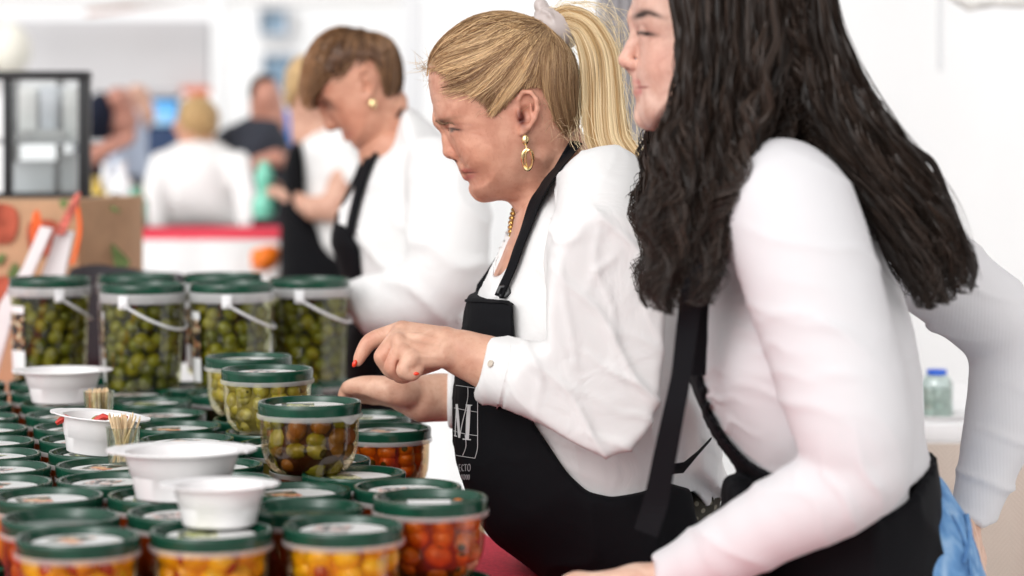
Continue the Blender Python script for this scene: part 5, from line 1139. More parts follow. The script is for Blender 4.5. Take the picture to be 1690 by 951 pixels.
for ci in range(620):
    kk = gg.random(); front = kk < .42; GG = GF if front else (GM if kk < .60 else GB); m_ = len(GG)-1; s_ = gg.uniform(0, m_); i0 = min(int(s_), m_-1); f_ = s_-i0
    base = GG[i0]*(1-f_)+GG[i0+1]*f_; near = gg.random() < .76 or GG is GM; lat = gg.uniform(.7, 1.12)
    yoff = np.interp(tt, [0, .25, .55, 1], [.05, .100, .125 if front else .112, .14 if front else .10])*lat*(1 if near else -1)
    if front and near: yoff = yoff*np.interp(tt, [0, .5, 1], [1, 1.12, 1.25])
    ph, wl, amp = gg.uniform(0, 6.28), gg.uniform(3.6, 5.6), gg.uniform(5, 13)
    wx = amp*np.interp(tt, [0, .3, 1], [.1, .45, 1.25])*np.sin(tt*wl*2*math.pi*np.interp(tt, [0, 1], [.8, 1.15])+ph); wy = .006*np.interp(tt, [0, .3, 1], [0, .6, 1.6])*np.cos(tt*wl*2*math.pi+ph)
    L = gg.uniform(.80, 1.04); cut = tt*L; nst = 14; rad_px = gg.uniform(4, 12); tone = gg.uniform(.5, 1.4)
    for k in range(nst):
        cut = tt*L*gg.uniform(.93, 1.04); wx = amp*gg.uniform(.6, 1.25)*np.interp(tt, [0, .35, .6, 1], [.05, .22, .75, 1.35])*np.sin(tt*wl*2*math.pi*np.interp(tt, [0, 1], [.7, 1.1])+ph+gg.normal()*.16)
        a = gg.uniform(0, 6.28); r_ = math.sqrt(gg.random())*rad_px*np.interp(tt, [0, .5, .85, 1], [.9, 1, .6, .12+.5*gg.random()**2]); dx = r_*math.cos(a); dz = r_*math.sin(a)
        x = np.interp(cut, tt, base[:, 0])+wx*gg.uniform(.8, 1.2)+dx+gg.normal()*1.3+1.6*np.sin(tt*gg.uniform(14, 30)+gg.uniform(0, 6))*tt; y = np.interp(cut, tt, base[:, 1])+wx*.25; Yv = Yc-(yoff+dz*.0008+wy)
        allp.append(np.column_stack([(x-845)/F*Yc, Yv, CH-(y-HOR)/F*Yc])); w_ = gg.random(); allc.append(np.array((.014, .0088, .0065))*tone*(1+w_*1.5)); allr.append(gg.uniform(.0006, .0011))
# separate ringlets that swing clear of the mass
for g_, am in (([(1112, 190), (1092, 205), (1078, 222), (1080, 250), (1098, 272), (1092, 300), (1066, 322), (1052, 350), (1060, 388), (1078, 412), (1066, 440), (1048, 470), (1058, 495)], 2), ([(1108, 215), (1096, 260), (1088, 300), (1070, 330), (1082, 380), (1100, 420), (1088, 470), (1098, 500)], 4), ([(1440, 190), (1480, 240), (1520, 270), (1545, 330), (1560, 380), (1580, 430), (1572, 470)], 3), ([(1460, 240), (1510, 300), (1542, 372), (1566, 400), (1578, 450)], 4), ([(1120, 420), (1135, 460), (1150, 480), (1146, 500)], 4)):
    b_2 = resample(g_)
    for k in range(40):
        o1 = gg.normal(size=2)*am*.9; allp.append(np.column_stack([(b_2[:, 0]+o1[0]*np.sin(tt*5+1)+gg.normal()*1.3-845)/F*Yc, Yc-.10+gg.normal()*.004+.02*np.sin(tt*4), CH-(b_2[:, 1]+o1[1]-HOR)/F*Yc])); allc.append(np.array((.018, .012, .010))); allr.append(.0008)
for k in range(260):      # flyaways
    b_2 = GB[3] if gg.random() < .6 else GF[0]; o1 = gg.normal()*9+4 if b_2 is GB[3] else abs(gg.normal())*8+2; am = gg.uniform(2, 9)
    allp.append(np.column_stack([(b_2[:, 0]+o1*np.minimum(1, tt*2)+am*np.sin(tt*gg.uniform(8, 26)+gg.uniform(0, 6))*tt-845)/F*Yc, Yc-gg.uniform(-.08, .11)+0*tt, CH-(b_2[:, 1]-HOR)/F*Yc])); allc.append(np.array((.018, .012, .010))); allr.append(.0003)
strands('hair_strands', np.array(allp), np.array(allr), np.array(allc), M_BLACKH, yh)
# ================================================================== setting
def pbox(x0, x1, y0, y1, Y, d, bev=0, mb=None):
    a, b = P(x0, y1, Y), P(x1, y0, Y); return (mb or MB()).box(a[0], b[0], Y, Y+d, a[2], b[2], bev)
fl = MB().box(-14, 14, -6, 26, -.1, 0).build('ground', simple('pale_paving', (.58, .565, .55), .8, .2, .12, 3, .2)); tag(fl, kind='structure')
M_TENT = simple('white_tent_fabric', (.90, .90, .90), .6, .2, .02, 2, .5, .01)
def wall_strip(pa, pb, z0, z1, name, label, cat, mat, amp=.012, n=60):
    pa = np.array(pa, float); pb = np.array(pb, float); L = np.linalg.norm(pb-pa); e = (pb-pa)/L; q = np.array((-e[1], e[0])); vs = []
    zs = np.linspace(z0, z1, 9)
    for s_ in (0, 1):
        for i in range(n+1):
            for j, z in enumerate(zs):
                o = amp*(math.sin(i*.55+.6*math.sin(z*1.3))+.5*math.sin(i*.21+z))+s_*.004; c = pa+e*L*i/n+q*o; vs.append((c[0], c[1], z))
    m = 9; B = (n+1)*m; fs = [(i*m+j, (i+1)*m+j, (i+1)*m+j+1, i*m+j+1) for i in range(n) for j in range(8)]; fs += [tuple(B+v for v in f[::-1]) for f in fs[:]]
    o = MB().add(vs, fs).build(name, mat); tag(o, label, cat); return o
wall_strip((-.42, 10.2), (2.6, 1.8), 0, 3.4, 'tent_wall', 'white tent side wall running behind the two foreground women', 'tent wall', M_TENT)
wall_strip((-7.5, 15), (2.5, 15), 0, 5.5, 'sky_backdrop', 'white backdrop added for the overexposed sky at the far end of the market', 'wall', simple('white_backdrop_paint', (.84, .84, .85), .8, .1, .03, 1))  # added backdrop, white in place of the overexposed sky
M_GREYP = simple('grey_tent_drape', (.36, .345, .355), .7, .2, .08, 6, vs=(6, 6, 1))

# one drape gathered round the post
vs = []; n_ = 40
for i in range(n_+1):
    x = P(985+103*i/n_, 0, 5)[0]; y = 5+.012*math.sin(i*.9)
    for z in (0, 1.2, 2.4, 3.2): vs.append((x-(.028*(i/n_)*(1.55-z) if z < 1.9 else 0)*.6, y, z))
dr = MB().add(vs, [(i*4+j, i*4+4+j, i*4+5+j, i*4+1+j) for i in range(n_) for j in range(3)]).build('tent_drape', M_GREYP); md = dr.modifiers.new('t', 'SOLIDIFY'); md.thickness = .004
tag(dr, 'grey drape gathered round the tent post between the two women', 'drape')
for x0, x1, y0, y1, Y, nm, lb, c in ((663, 698, -150, 900, 8.6, 'tent_post', 'pale grey aluminium tent post behind the short haired seller', (.62, .62, .63)), (348, 372, -20, 420, 9.5, 'tent_post', 'white tent post beside the grey haired fascia at the far left', (.74, .74, .74))):
    o = pbox(x0, x1, y0, y1, Y, .09, .008).build(nm, simple('post_paint', c, .4)); tag(o, lb if 'fascia' not in lb else 'slim white tent post right of the long awning fascia', 'post', 'posts of the far tents')
# far awning fascia, beams and orange strips
aw = empty('awning', tuple(P(180, 100, 10.5))); tag(aw, 'long white awning coloured grey for its shade, with an orange strip along its lower edge', 'awning')
pbox(-30, 345, 32, 152, 10.5, .25, .02).build('fascia', simple('awning_canvas', (.56, .55, .56), .8, .1, .03, 3), aw)  # white canvas; the shade on it is put into the grey base colour
pbox(-30, 660, -10, 8, 10.2, .1, .02).build('beam', simple('pale_beam', (.68, .67, .66), .6), aw)
m = MB(); m.prism([tuple(P(a, b, 10.3)[[0, 2]]) for a, b in ((140, 18), (232, 7), (300, 6), (300, 10), (232, 14), (142, 24))], 10.3, 10.34); m.build('orange_strip', simple('faded_orange_canvas', (.62, .30, .20), .8), aw)
pbox(298, 345, 143, 158, 10.4, .05).build('orange_strip', simple('orange_canvas', (.60, .15, .07), .8), aw)
# building with windows behind
bd = empty('building', tuple(P(470, 100, 14))); tag(bd, 'white building with two blue grey windows above the tents', 'building')
pbox(372, 700, -60, 640, 14.2, .5).build('wall', simple('building_render', (.80, .80, .80), .9, .1, .03, 2), bd)
MW = simple('window_glass', (.18, .27, .36), .15, .6, .2, 4)
for (a, b, c, d) in ((428, 472, 15, 56), (433, 485, 90, 152)):
    w = pbox(a, b, c, d, 14.15, .03).build('window', MW, bd); f = MB()
    for q in ((a-4, a, c-4, d+4), (b, b+4, c-4, d+4), (a, b, c-4, c), (a, b, d, d+4)): pbox(*q, 14.1, .08, 0, f)
    f.build('window_frame', simple('white_frame', (.7, .7, .72), .5), w)
# blue screen and dark counter behind
scn = empty('display_screen', tuple(P(262, 190, 9))); tag(scn, 'light blue information screen over a navy panel behind the blond server', 'screen')
m, nt, b, o = nodes('lit_screen'); b.inputs['Base Color'].default_value = (.05, .2, .4, 1); n = noise(nt, 6, 2); r = ramp(nt, n.outputs[0], [(.4, (.06, .30, .62)), (.6, (.55, .75, .85))]); nt.links.new(r.outputs[0], b.inputs['Emission Color']); b.inputs['Emission Strength'].default_value = .35; nt.links.new(r.outputs[0], b.inputs['Base Color'])
pbox(226, 292, 166, 206, 9, .05, .01).build('screen', m, scn); pbox(222, 296, 162, 210, 9.03, .06, .01).build('casing', simple('black_casing', (.02, .02, .03), .4), scn); pbox(236, 296, 210, 300, 9, .1, .02).build('panel', simple('navy_panel', (.012, .035, .10), .6), scn); pbox(222, 300, 150, 162, 9.05, .1, .02).build('shelf', simple('grey_shelf', (.45, .42, .43), .5), scn)
for k, (pp, lb) in enumerate((([(462, 190), (500, 186), (522, 215), (516, 262), (478, 268), (466, 232)], 'bright blue folded parasol cloth beside the man in navy'),)):
    f_ = Field(P(440, 290, 8)-np.array((0, .15, 0)), P(540, 170, 8)+np.array((0, .15, 0)), .012); f_.infl(pp, 8.0, .08, .06, .02)
    o = fmesh('blue_cloth', f_, simple('blue_cloth', (.03, .20, .62), .7), None, 2, lambda V: fold(V, (1, 0, .3), .06, .01, 3)); tag(o, lb, 'cloth')

# ---------------- far table with bottles, bag
ft = empty('far_table', tuple(P(330, 400, 6.2))); tag(ft, 'far stall table with white cloth front and red top cloth', 'table')
a, b_ = P(175, 0, 6.2)[0], P(462, 0, 6.2)[0]; z = P(0, 384, 6.2)[2]
MB().box(a, b_, 6.2, 6.62, z-.02, z, .004).build('red_top_cloth', M_RCLOTH, ft)
vs = []; n_ = 60
for i in range(n_+1):
    x = a+(b_-a)*i/n_; vs += [(x, 6.192, z-.018), (x, 6.184-.005*math.sin(i*.33), z-.4), (x, 6.17-.012*math.sin(i*.33), .02)]
o = MB().add(vs, [(i*3+j, i*3+3+j, i*3+4+j, i*3+1+j) for i in range(n_) for j in range(2)]).build('cloth_front', M_PAPER, ft); md = o.modifiers.new('t', 'SOLIDIFY'); md.thickness = .003
for x in (a+.05, b_-.05): MB().box(x-.02, x+.02, 6.5, 6.54, 0, z-.02).build('leg', M_GREYP, ft)
def bottle(x, y, Y, h, r, col, lb, tr=False):
    p = P(x, y, Y); o = MB().lathe([(.0001, 0), (r*.9, 0), (r, .006), (r, h*.58), (r*.8, h*.68), (r*.36, h*.82), (r*.34, h*.95), (r*.42, h*.955), (r*.42, h), (.0001, h)], 20, tuple(p)).build('bottle', simple('bottle_'+lb[:8].strip().replace(' ', '_'), col, .15, .6)); tag(o, lb, 'bottle', 'bottles on the far counter'); return o
zt = 384
for x, y, Y, h, r, c, lb in ((222, 372, 6.4, .10, .030, (.10, .42, .30), 'small teal bottle on the far red counter, left of the server in white'), (160, 372, 6.5, .13, .03, (.55, .36, .03), 'yellow bottle on the far counter beside the display case'), (176, 372, 6.55, .17, .035, (.75, .75, .78), 'milky white bottle on the far counter next to the yellow one'),
        (200, 372, 6.5, .17, .038, (.78, .78, .80), 'second milky white bottle on the far counter beside the teal one'), (190, 374, 6.35, .09, .03, (.06, .05, .02), 'short dark olive oil bottle on the far counter'), (232, 374, 6.5, .11, .02, (.10, .16, .04), 'slim dark green bottle on the far counter')): bottle(x, y, Y, h, r, c, lb)
gb = P(437, 362, 6.05); o = MB().lathe([(.0001, 0), (.026, .004), (.032, .02), (.031, .045), (.020, .062), (.018, .075), (.024, .09), (.024, .118), (.014, .130), (.014, .145), (.0001, .146)], 24, tuple(gb)).build('green_bottle', simple('mint_green_plastic', (.20, .62, .46), .25, .5)); tag(o, 'mint green bottle being held up by the woman in white t-shirt', 'bottle')
o_f = Field(P(400, 470, 6.1)-np.array((0, .1, 0)), P(480, 395, 6.1)+np.array((0, .1, 0)), .008); o_f.infl([(414, 415), (430, 408), (448, 404), (464, 412), (462, 432), (448, 446), (420, 446)], 6.1, .05, .05, .02)
o = fmesh('orange_bag', o_f, simple('orange_plastic', (.95, .20, .005), .35), None, 2, lambda V: fold(V, (1, 0, .6), .04, .008, 3)); tag(o, 'orange plastic bag hanging at the corner of the far table', 'bag')
o = pbox(428, 470, 436, 500, 6.3, .2, .02).build('crate', simple('dark_red_crate', (.16, .015, .02), .5)); tag(o, 'dark red crate below the orange plastic bag', 'crate')

# ---------------- display case with black frame
dc = empty('display_case', tuple(P(60, 330, 4.9))); tag(dc, 'black framed glass display case at the left edge', 'display case'); M_BK = simple('black_powder_coat', (.010, .011, .013), .45); M_GL = clear('case_glass', (.93, .95, .95), .2)
for x0, x1 in ((-110, -96), (4, 16), (128, 147)): pbox(x0, x1, 120, 332, 4.9, .03, .004).build('post', M_BK, dc)
for x0, x1 in ((20, 30), (92, 104)): pbox(x0, x1, 128, 326, 5.25, .02, .003).build('post', M_BK, dc)
pbox(-110, 147, 117, 132, 4.895, .04, .005).build('top_rail', M_BK, dc); pbox(-100, 128, 318, 332, 4.9, .03).build('bottom_rail', M_BK, dc); pbox(-100, 130, 124, 132, 5.25, .02).build('rear_rail', M_BK, dc)
a, b_ = P(-100, 238, 4.94), P(128, 234, 4.94); MB().box(a[0], b_[0], 4.94, 5.25, a[2], b_[2]+.006).build('shelf', simple('shelf_glass', (.35, .36, .37), .2), dc)
MB().box(a[0], b_[0], 4.94, 5.25, P(0, 330, 4.94)[2], P(0, 327, 4.94)[2]).build('floor_panel', M_BK, dc); pbox(16, 128, 132, 318, 4.915, .004).build('glass_pane', M_GL, dc)
for k, (x0, x1, y0, y1, c, lb) in enumerate(((30, 60, 140, 232, (.74, .74, .72), 'tall white carton on the upper shelf of the display case'), (66, 92, 138, 232, (.60, .63, .68), 'pale blue grey carton on the upper shelf of the display case'), (104, 124, 142, 232, (.66, .66, .64), 'narrow white carton at the right of the upper shelf'), (22, 88, 262, 326, (.62, .64, .66), 'wide pale box on the lower shelf of the display case'), (100, 124, 250, 326, (.42, .43, .44), 'grey box on the lower shelf of the display case'))):
    o = pbox(x0, x1, y0+4, y1-1, 5.02, .13, .004).build('carton', simple('carton_board_%s' % ('abcde'[k]), c, .6)); tag(o, lb, 'box')
o = pbox(30, 100, 214, 232, 4.97, .04, .006).build('tray', simple('tray_steel', (.45, .44, .43), .35)); tag(o, 'low grey tray in front of the cartons in the display case', 'tray')
# stand under it
o = pbox(-120, 150, 334, 1100, 4.95, .35, .01).build('case_counter', simple('counter_board', (.70, .69, .68), .6)); tag(o, 'plain pale counter under the black display case', 'counter')

# ---------------- printed cardboard carrier
cb = empty('cardboard_carton', tuple(P(100, 600, 4.5))); tag(cb, 'brown cardboard carrier printed with red fruit and green leaves, orange ribbon handles', 'carton')
M_CARD = simple('brown_cardboard', (.50, .31, .185), .8, .15, .08, 30)
pbox(-70, 132, 332, 700, 4.52, .22, .006).build('panel', M_CARD, cb); m = MB()
a = P(133, 700, 4.5); b_ = P(212, 326, 4.62); m.add([(a[0], 4.50, a[2]), (b_[0], 4.62, a[2]), (b_[0], 4.62, b_[2]), (a[0], 4.50, P(0, 330, 4.5)[2]), (a[0], 4.72, a[2]), (b_[0], 4.80, a[2]), (b_[0], 4.80, b_[2]), (a[0], 4.72, P(0, 330, 4.5)[2])], [(0, 1, 2, 3), (4, 7, 6, 5), (0, 4, 5, 1), (1, 5, 6, 2), (2, 6, 7, 3), (3, 7, 4, 0)]).build('panel', M_CARD, cb)
def decal(poly, Y, mat, name, par, d=.002, n=6):
    q = [tuple(P(x, y, Y)[[0, 2]]) for x, y in catmull(poly, n)]; return MB().prism(q, Y, Y+d).build(name, mat, par)
MR = simple('printed_red', (.40, .10, .06), .8, .1, .35, 40); MG = simple('printed_green', (.13, .19, .07), .8, .1, .4, 60)
decal([(-10, 340), (22, 342), (30, 365), (22, 395), (6, 402), (-20, 395)], 4.514, MR, 'fruit_print', cb); decal([(48, 368), (92, 366), (98, 400), (80, 420), (50, 416)], 4.514, MR, 'fruit_print', cb)
decal([(14, 448), (24, 434), (34, 450), (30, 462), (14, 462)], 4.514, MG, 'leaf_print', cb); decal([(-8, 424), (8, 420), (4, 436), (-8, 436)], 4.514, MG, 'leaf_print', cb); decal([(-20, 470), (10, 455), (20, 480), (-10, 500)], 4.514, MR, 'fruit_print', cb)
for poly in ([(184, 404), (196, 412), (214, 432), (206, 442), (190, 440)], [(160, 332), (186, 340), (200, 350), (180, 346)], [(98, 332), (112, 330), (104, 345)]): decal(poly, 4.49 if poly[0][0] < 130 else 4.575, MG, 'leaf_print', cb)
MO = simple('orange_ribbon', (.85, .15, .03), .5)
for pts_ in ([(57, 402), (55, 375), (60, 350), (66, 380), (72, 410)], [(128, 342), (132, 380), (124, 420), (118, 436)]): MB().tube([P(x, y, 4.45) for x, y in catmull(pts_, 4, False)], .006, 6, True, .4).build('ribbon_handle', MO, cb)
for k, (poly, lb) in enumerate((([(66, 374), (86, 378), (52, 455), (18, 530), (-12, 640), (-40, 640), (0, 500), (38, 440)], 'white folded paper sleeve leaning against the carton, left one'), ([(88, 380), (116, 384), (108, 420), (98, 470), (70, 640), (20, 640), (54, 480), (76, 420)], 'white folded paper sleeve leaning against the carton, right one with red straws'))):
    q = [tuple(P(x, y, 4.30)[[0, 2]]) for x, y in poly]; o = MB().prism(q, 4.30+.03*k, 4.315+.03*k).build('paper_sleeve', M_PAPER); tag(o, lb, 'paper')
MS = simple('red_striped_paper', (.62, .16, .12), .6, .2, .5, 120)
for k, (x0, y0, x1, y1) in enumerate(((92, 386, 128, 320), (98, 388, 132, 318), (104, 386, 130, 330))):
    o = MB().tube([P(x0, y0, 4.32), P(x1, y1, 4.34)], .0035, 6).build('paper_straw', MS); tag(o, '%s red striped straw rising from the white paper sleeve' % ('leftmost', 'longest middle', 'rightmost')[k], 'straw', 'striped straws in the paper sleeve')
cf = Field(P(90, 640, 4.42)-np.array((0, .1, 0)), P(340, 425, 4.42)+np.array((0, .1, 0)), .008); cf.infl([(112, 452), (128, 440), (160, 436), (200, 440), (250, 448), (310, 455), (322, 500), (318, 580), (300, 600), (120, 610), (106, 560)], 4.42, .04, .03, .02, smooth=3)
o = fmesh('chair_back', cf, simple('charcoal_upholstery', (.045, .040, .045), .8, .2, .1, 300), None, 2); tag(o, 'charcoal chair back standing behind the tall buckets', 'chair')
o = MB().lathe([(.028, -.75), (.028, 0)], 16, tuple(P(215, 600, 4.45))).build('chair_post', simple('chair_post_steel', (.1, .1, .1), .4)); o.parent = bpy.data.objects['chair_back']
bl = MB(); 
o = MB().sphere(P(16, 82, 8.5), .075, 20, 14, 1, 1, 1.25).build('white_bundle', simple('cream_wrapped_bundle', (.80, .77, .68), .6)); tag(o, 'cream round bundle hanging under the awning above the display case', 'bundle')
o = pbox(-12, 7, 72, 126, 8.7, .1, .02).build('wooden_post', simple('brown_wood', (.13, .085, .05), .7)); tag(o, 'short brown wooden post at the left edge above the case', 'post')

# ================================================================== the seller in the second place
YB = 4.35; PB = empty('person', (P(680, 0, YB)[0], YB, 0)); tag(PB, 'short haired seller in white shirt and black apron looking down, with gold earring', 'person')
hb_ = Field(P(488, 300, YB)-np.array((.0, .105, 0)), P(672, 50, YB)+np.array((0, .105, 0)), .0036)
hb_.infl([(508, 110), (502, 130), (508, 150), (522, 168), (532, 180), (546, 196), (560, 212), (572, 225), (582, 240), (598, 246), (618, 240), (640, 220), (656, 180), (658, 130), (645, 90), (615, 66), (575, 62), (535, 78)], YB, .074, .06, .006, pw=2.2)
hb_.cap(P(640, 200, YB), P(650, 262, YB), .056, .056, .02)
def q_(x, y, lat=0): q = P(x, y, YB); q[1] -= lat; return q
hb_.cap(q_(530, 176), q_(545, 208), .007, .0098, .008); hb_.cap(q_(545, 208), q_(556, 208), .008, .006, .006); hb_.ell(q_(553, 205, .011), (.008, .006, .007), 0, .004, mirror=YB)
hb_.ell(q_(541, 176, .032), (.013, .016, .010), 35, .01, 's', mirror=YB); hb_.ell(q_(552, 172, .03), (.0125,)*3, 0, .003, mirror=YB)
hb_.cap(q_(568, 221), q_(579, 218, .02), .0045, .003, .003, mirror=YB); hb_.cap(q_(572, 229), q_(582, 222, .02), .0052, .003, .003, mirror=YB)
ear(hb_, YB, .068, (604, 142), .030, .25)
ib = Field(P(560, 560, YB)-np.array((0, .3, 0)), P(800, 220, YB)+np.array((0, .3, 0)), .008)
ib.cap(P(655, 250, YB), P(690, 330, YB), .07, .10, .04); ib.chain([(720, 330, 4.16), (730, 430, 4.12), (700, 500, 4.12)], [38, 36, 30], .02); ib.chain([(700, 500, 4.12), (640, 512, 4.14), (592, 508, 4.17), (560, 500, 4.19)], [28, 26, 20, 18], .02)
ib.infl([(640, 270), (700, 240), (760, 320), (780, 450), (760, 560), (620, 560), (580, 450), (590, 340)], YB, .13, .13, .02)
hd2 = Field(P(500, 545, 4.19)-np.array((0, .08, 0)), P(575, 470, 4.19)+np.array((0, .08, 0)), .004)
hd2.cap(P(566, 502, 4.19), P(545, 505, 4.19), .022, .026, .01)
for i, d in enumerate((-.028, -.01, .008, .024)): hd2.chain([(545, 505, 4.19+d), (528, 508+i, 4.19+d), (518, 520+i, 4.19+d)], [9, 8, 6], .004)
fmesh('body', hb_, M_SKIN, PB, 1, None, lambda V: paint(V, (.60, .31, .21), [(gauss2(V, P(578, 222, YB), .010, .005), (.50, .16, .13), .8), (gauss2(V, P(545, 168, YB), .018, .005, -35)*(np.abs(V[:, 1]-YB) > .01), (.10, .05, .03), .8), (gauss2(V, P(549, 178, YB), .012, .005, -20)*(np.abs(V[:, 1]-YB) > .015), (.10, .06, .05), .7), (gauss2(V, P(590, 200, YB), .04, .03), (.64, .29, .19), .5)]), parts=[(ib, 2), (hd2, 2)])
MB().sphere(P(615, 172, YB-.082), .0068, 14, 10, 1, .6, 1.3).build('earring', M_GOLD, PB)
hp_ = [(505, 152), (500, 130), (505, 104), (518, 78), (538, 58), (560, 50), (600, 56), (640, 68), (658, 100), (664, 135), (660, 160), (648, 170), (636, 160), (622, 140), (606, 124), (596, 134), (590, 152), (572, 150), (540, 158), (522, 166), (512, 168)]
hh_ = Field(P(462, 185, YB)-np.array((.0, .12, 0)), P(676, 40, YB)+np.array((0, .12, 0)), .005); hh_.infl(hp_, YB, .088, .07, .01)
M_BROWNH = simple('brown_hair_core', (.09, .042, .02), .5, .4, .5, 50, .6, .004, vs=(3, 3, 1))
h2_ = fmesh('hair', hh_, M_BROWNH, PB, 2, lambda V: fold(V, (.5, .2, 1), .022, .005, 5))
NB = 2600; pb_ = np.zeros((NB, 10, 3)); g_ = np.random.default_rng(8); bb = bvh_of(h2_); crown = np.array(P(610, 62, YB))
for i in range(NB):
    a_ = g_.uniform(0, 1); lat = g_.uniform(-.085, .04); tgt = (P(*[(508, 150), (518, 163), (538, 160), (575, 150), (600, 120), (640, 165), (655, 150)][g_.integers(7)], YB)+g_.normal(size=3)*.012); tgt[1] = YB+lat
    for j in range(10):
        t_ = j/9; q = crown*(1-t_)+tgt*t_+np.array((-.2, 0, .6))*.05*math.sin(math.pi*t_); c, n, _, _ = bb.find_nearest(Vector(q)); pb_[i, j] = np.array(c)+np.array(n)*(.001+.006*math.sin(math.pi*t_))+(np.array((-.006, -.003, -.012))*max(0, t_-.8)*5*g_.uniform(0, 1.6))
k_ = g_.random(NB)[:, None]; fr = (pb_[:, -1, 0] < P(515, 0, YB)[0])[:, None]*.6
strands('hair_strands', pb_, g_.uniform(.0009, .0016, NB), np.array((.045, .020, .009))*(1-k_)+np.array((.30, .15, .065))*np.clip(k_+fr, 0, 1), M_BLOND, h2_)
sb = Field(P(560, 620, YB)-np.array((0, .36, 0)), P(850, 160, YB)+np.array((0, .3, 0)), .007)
tb = [(640, 238), (668, 178), (700, 192), (740, 235), (775, 300), (790, 400), (790, 500), (765, 545), (700, 600), (610, 640), (590, 560), (578, 480), (562, 430), (552, 395), (565, 345), (590, 300), (610, 262)]
sb.infl(tb, YB, .185, .17, .02); sb.chain([(715, 270, 4.18), (742, 360, 4.13), (735, 450, 4.10)], [46, 58, 62], .03, n=2); sb.chain([(735, 450, 4.10), (690, 492, 4.11), (630, 500, 4.14), (608, 497, 4.15)], [60, 52, 44, 38], .02, n=2)
sb.infl([(660, 170), (640, 215), (612, 262), (592, 300), (580, 330), (600, 250), (630, 190)], YB, .06, .05, .004, mode='s')
s2_ = fmesh('shirt', sb, M_SHIRT, PB, 2, lambda V: fold(V, (.7, 0, .7), .09, .009, 15, .8))
ab = Field(P(535, 760, YB)-np.array((0, .26, 0)), P(800, 345, YB)+np.array((0, .26, 0)), .007)
ab.infl(tb, YB, .185, .17, .01, off=.007, region=[(535, 355), (556, 360), (582, 372), (600, 400), (604, 440), (610, 490), (640, 520), (700, 545), (700, 780), (535, 780)])
ab.infl([(575, 540), (640, 535), (690, 545), (700, 620), (680, 700), (600, 760), (575, 700)], YB, .17, .12, .02, smooth=3)
fmesh('apron', ab, M_APRON, PB, 2)
bS = bvh_of(s2_, PB.children[0]); ribbon(bS, [(664, 176), (640, 215), (614, 270), (598, 320), (588, 360), (582, 385)], [16, 17, 14, 12, 12, 13], .006, .004, YB).build('neck_strap', M_APRON, PB)
MB().tube([P(606, 246, YB+.03), P(588, 292, YB+.07), P(570, 330, YB+.10), P(556, 362, YB+.10)], .006, 8, True, .4).build('neck_strap', M_APRON, PB)
MB().tube([(P(630, 0, YB)[0], YB, .95), (P(630, 0, YB)[0], YB, .4), (P(635, 0, YB)[0], YB, .03)], [.075, .07, .06], 16).build('trousers', simple('dark_trousers', (.04, .018, .016), .8), PB)

# ================================================================== people in the background
def bgperson(label, Y, head, hrx, hry, torso_, skin, haircol, hairpoly, topmat, arms=(), apronreg=None, W=.17, legcol=(.03, .03, .04), extra=None, neck=None):
    t = empty('person', (P(head[0], 0, Y)[0], Y, 0)); tag(t, label, 'person')
    xs = [p[0] for p in torso_]; ys = [p[1] for p in torso_]
    f = Field(P(min(xs)-60, max(ys)+20, Y)-np.array((0, .32, 0)), P(max(xs)+60, min(head[1]-hry-20, min(ys)), Y)+np.array((0, .32, 0)), .011)
    c = P(*head, Y); f.ell(c, (hrx*Y/F, .075, hry*Y/F), 0, .01); f.cap(c-np.array((0, 0, hry*Y/F*.5)), P(*(neck or (head[0]+4, head[1]+hry+14)), Y), .050, .055, .02)
    f.infl(torso_, Y, W*.8, .13, .02, off=-.02); f.ell(c+np.array((-hrx*Y/F*.98, -.01, -.018)), (.016, .012, .02), 0, .01)
    for A_ in arms: f.chain([(x, y, d) for x, y, d, r in A_], [r for x, y, d, r in A_], .012)
    fmesh('body', f, M_SKIN, t, 2, None, lambda V: np.tile(skin, (len(V), 1)))
    f = Field(P(min(xs)-20, max(ys)+20, Y)-np.array((0, .32, 0)), P(max(xs)+20, min(ys)-20, Y)+np.array((0, .32, 0)), .011); f.infl(torso_, Y, W, .13, .02)
    for A_ in (extra or ()): f.chain([(x, y, d) for x, y, d, r in A_], [r for x, y, d, r in A_], .02)
    fmesh('top', f, topmat, t, 2, lambda V: fold(V, (.8, 0, .5), .1, .009, int(Y*10)))
    if hairpoly:
        f = Field(P(min(p[0] for p in hairpoly)-8, max(p[1] for p in hairpoly)+8, Y)-np.array((0, .13, 0)), P(max(p[0] for p in hairpoly)+8, min(p[1] for p in hairpoly)-8, Y)+np.array((0, .13, 0)), .008); f.infl(hairpoly, Y, .088, .06, .01)
        fmesh('hair', f, simple('hair_tone', haircol, .5, .3, .35, 40, .5, .004, vs=(4, 4, 1)), t, 2, lambda V: fold(V, (.6, .3, .7), .03, .006, 2))
    if apronreg:
        f = Field(P(min(p[0] for p in apronreg)-10, max(p[1] for p in apronreg)+10, Y)-np.array((0, .3, 0)), P(max(p[0] for p in apronreg)+10, min(p[1] for p in apronreg)-10, Y)+np.array((0, .3, 0)), .010); f.infl(apronreg, Y, W+.012, .10, .02, smooth=3); fmesh('apron', f, M_APRON, t, 2)
    x = P(sum(xs)/len(xs), 0, Y)[0]
    MB().tube([(x, Y, P(0, max(ys)-10, Y)[2]), (x, Y, .45), (x, Y, .02)], [.13, .10, .08], 16).build('trousers', simple('trouser_cloth', legcol, .8), t)
    return t
M_TEE = cloth('white_tee', (.78, .77, .76)); M_NAVY = cloth('charcoal_polo', (.035, .038, .050)); M_LB = cloth('light_blue_shirt', (.50, .56, .68)); M_DK = cloth('dark_navy_top', (.010, .013, .028))
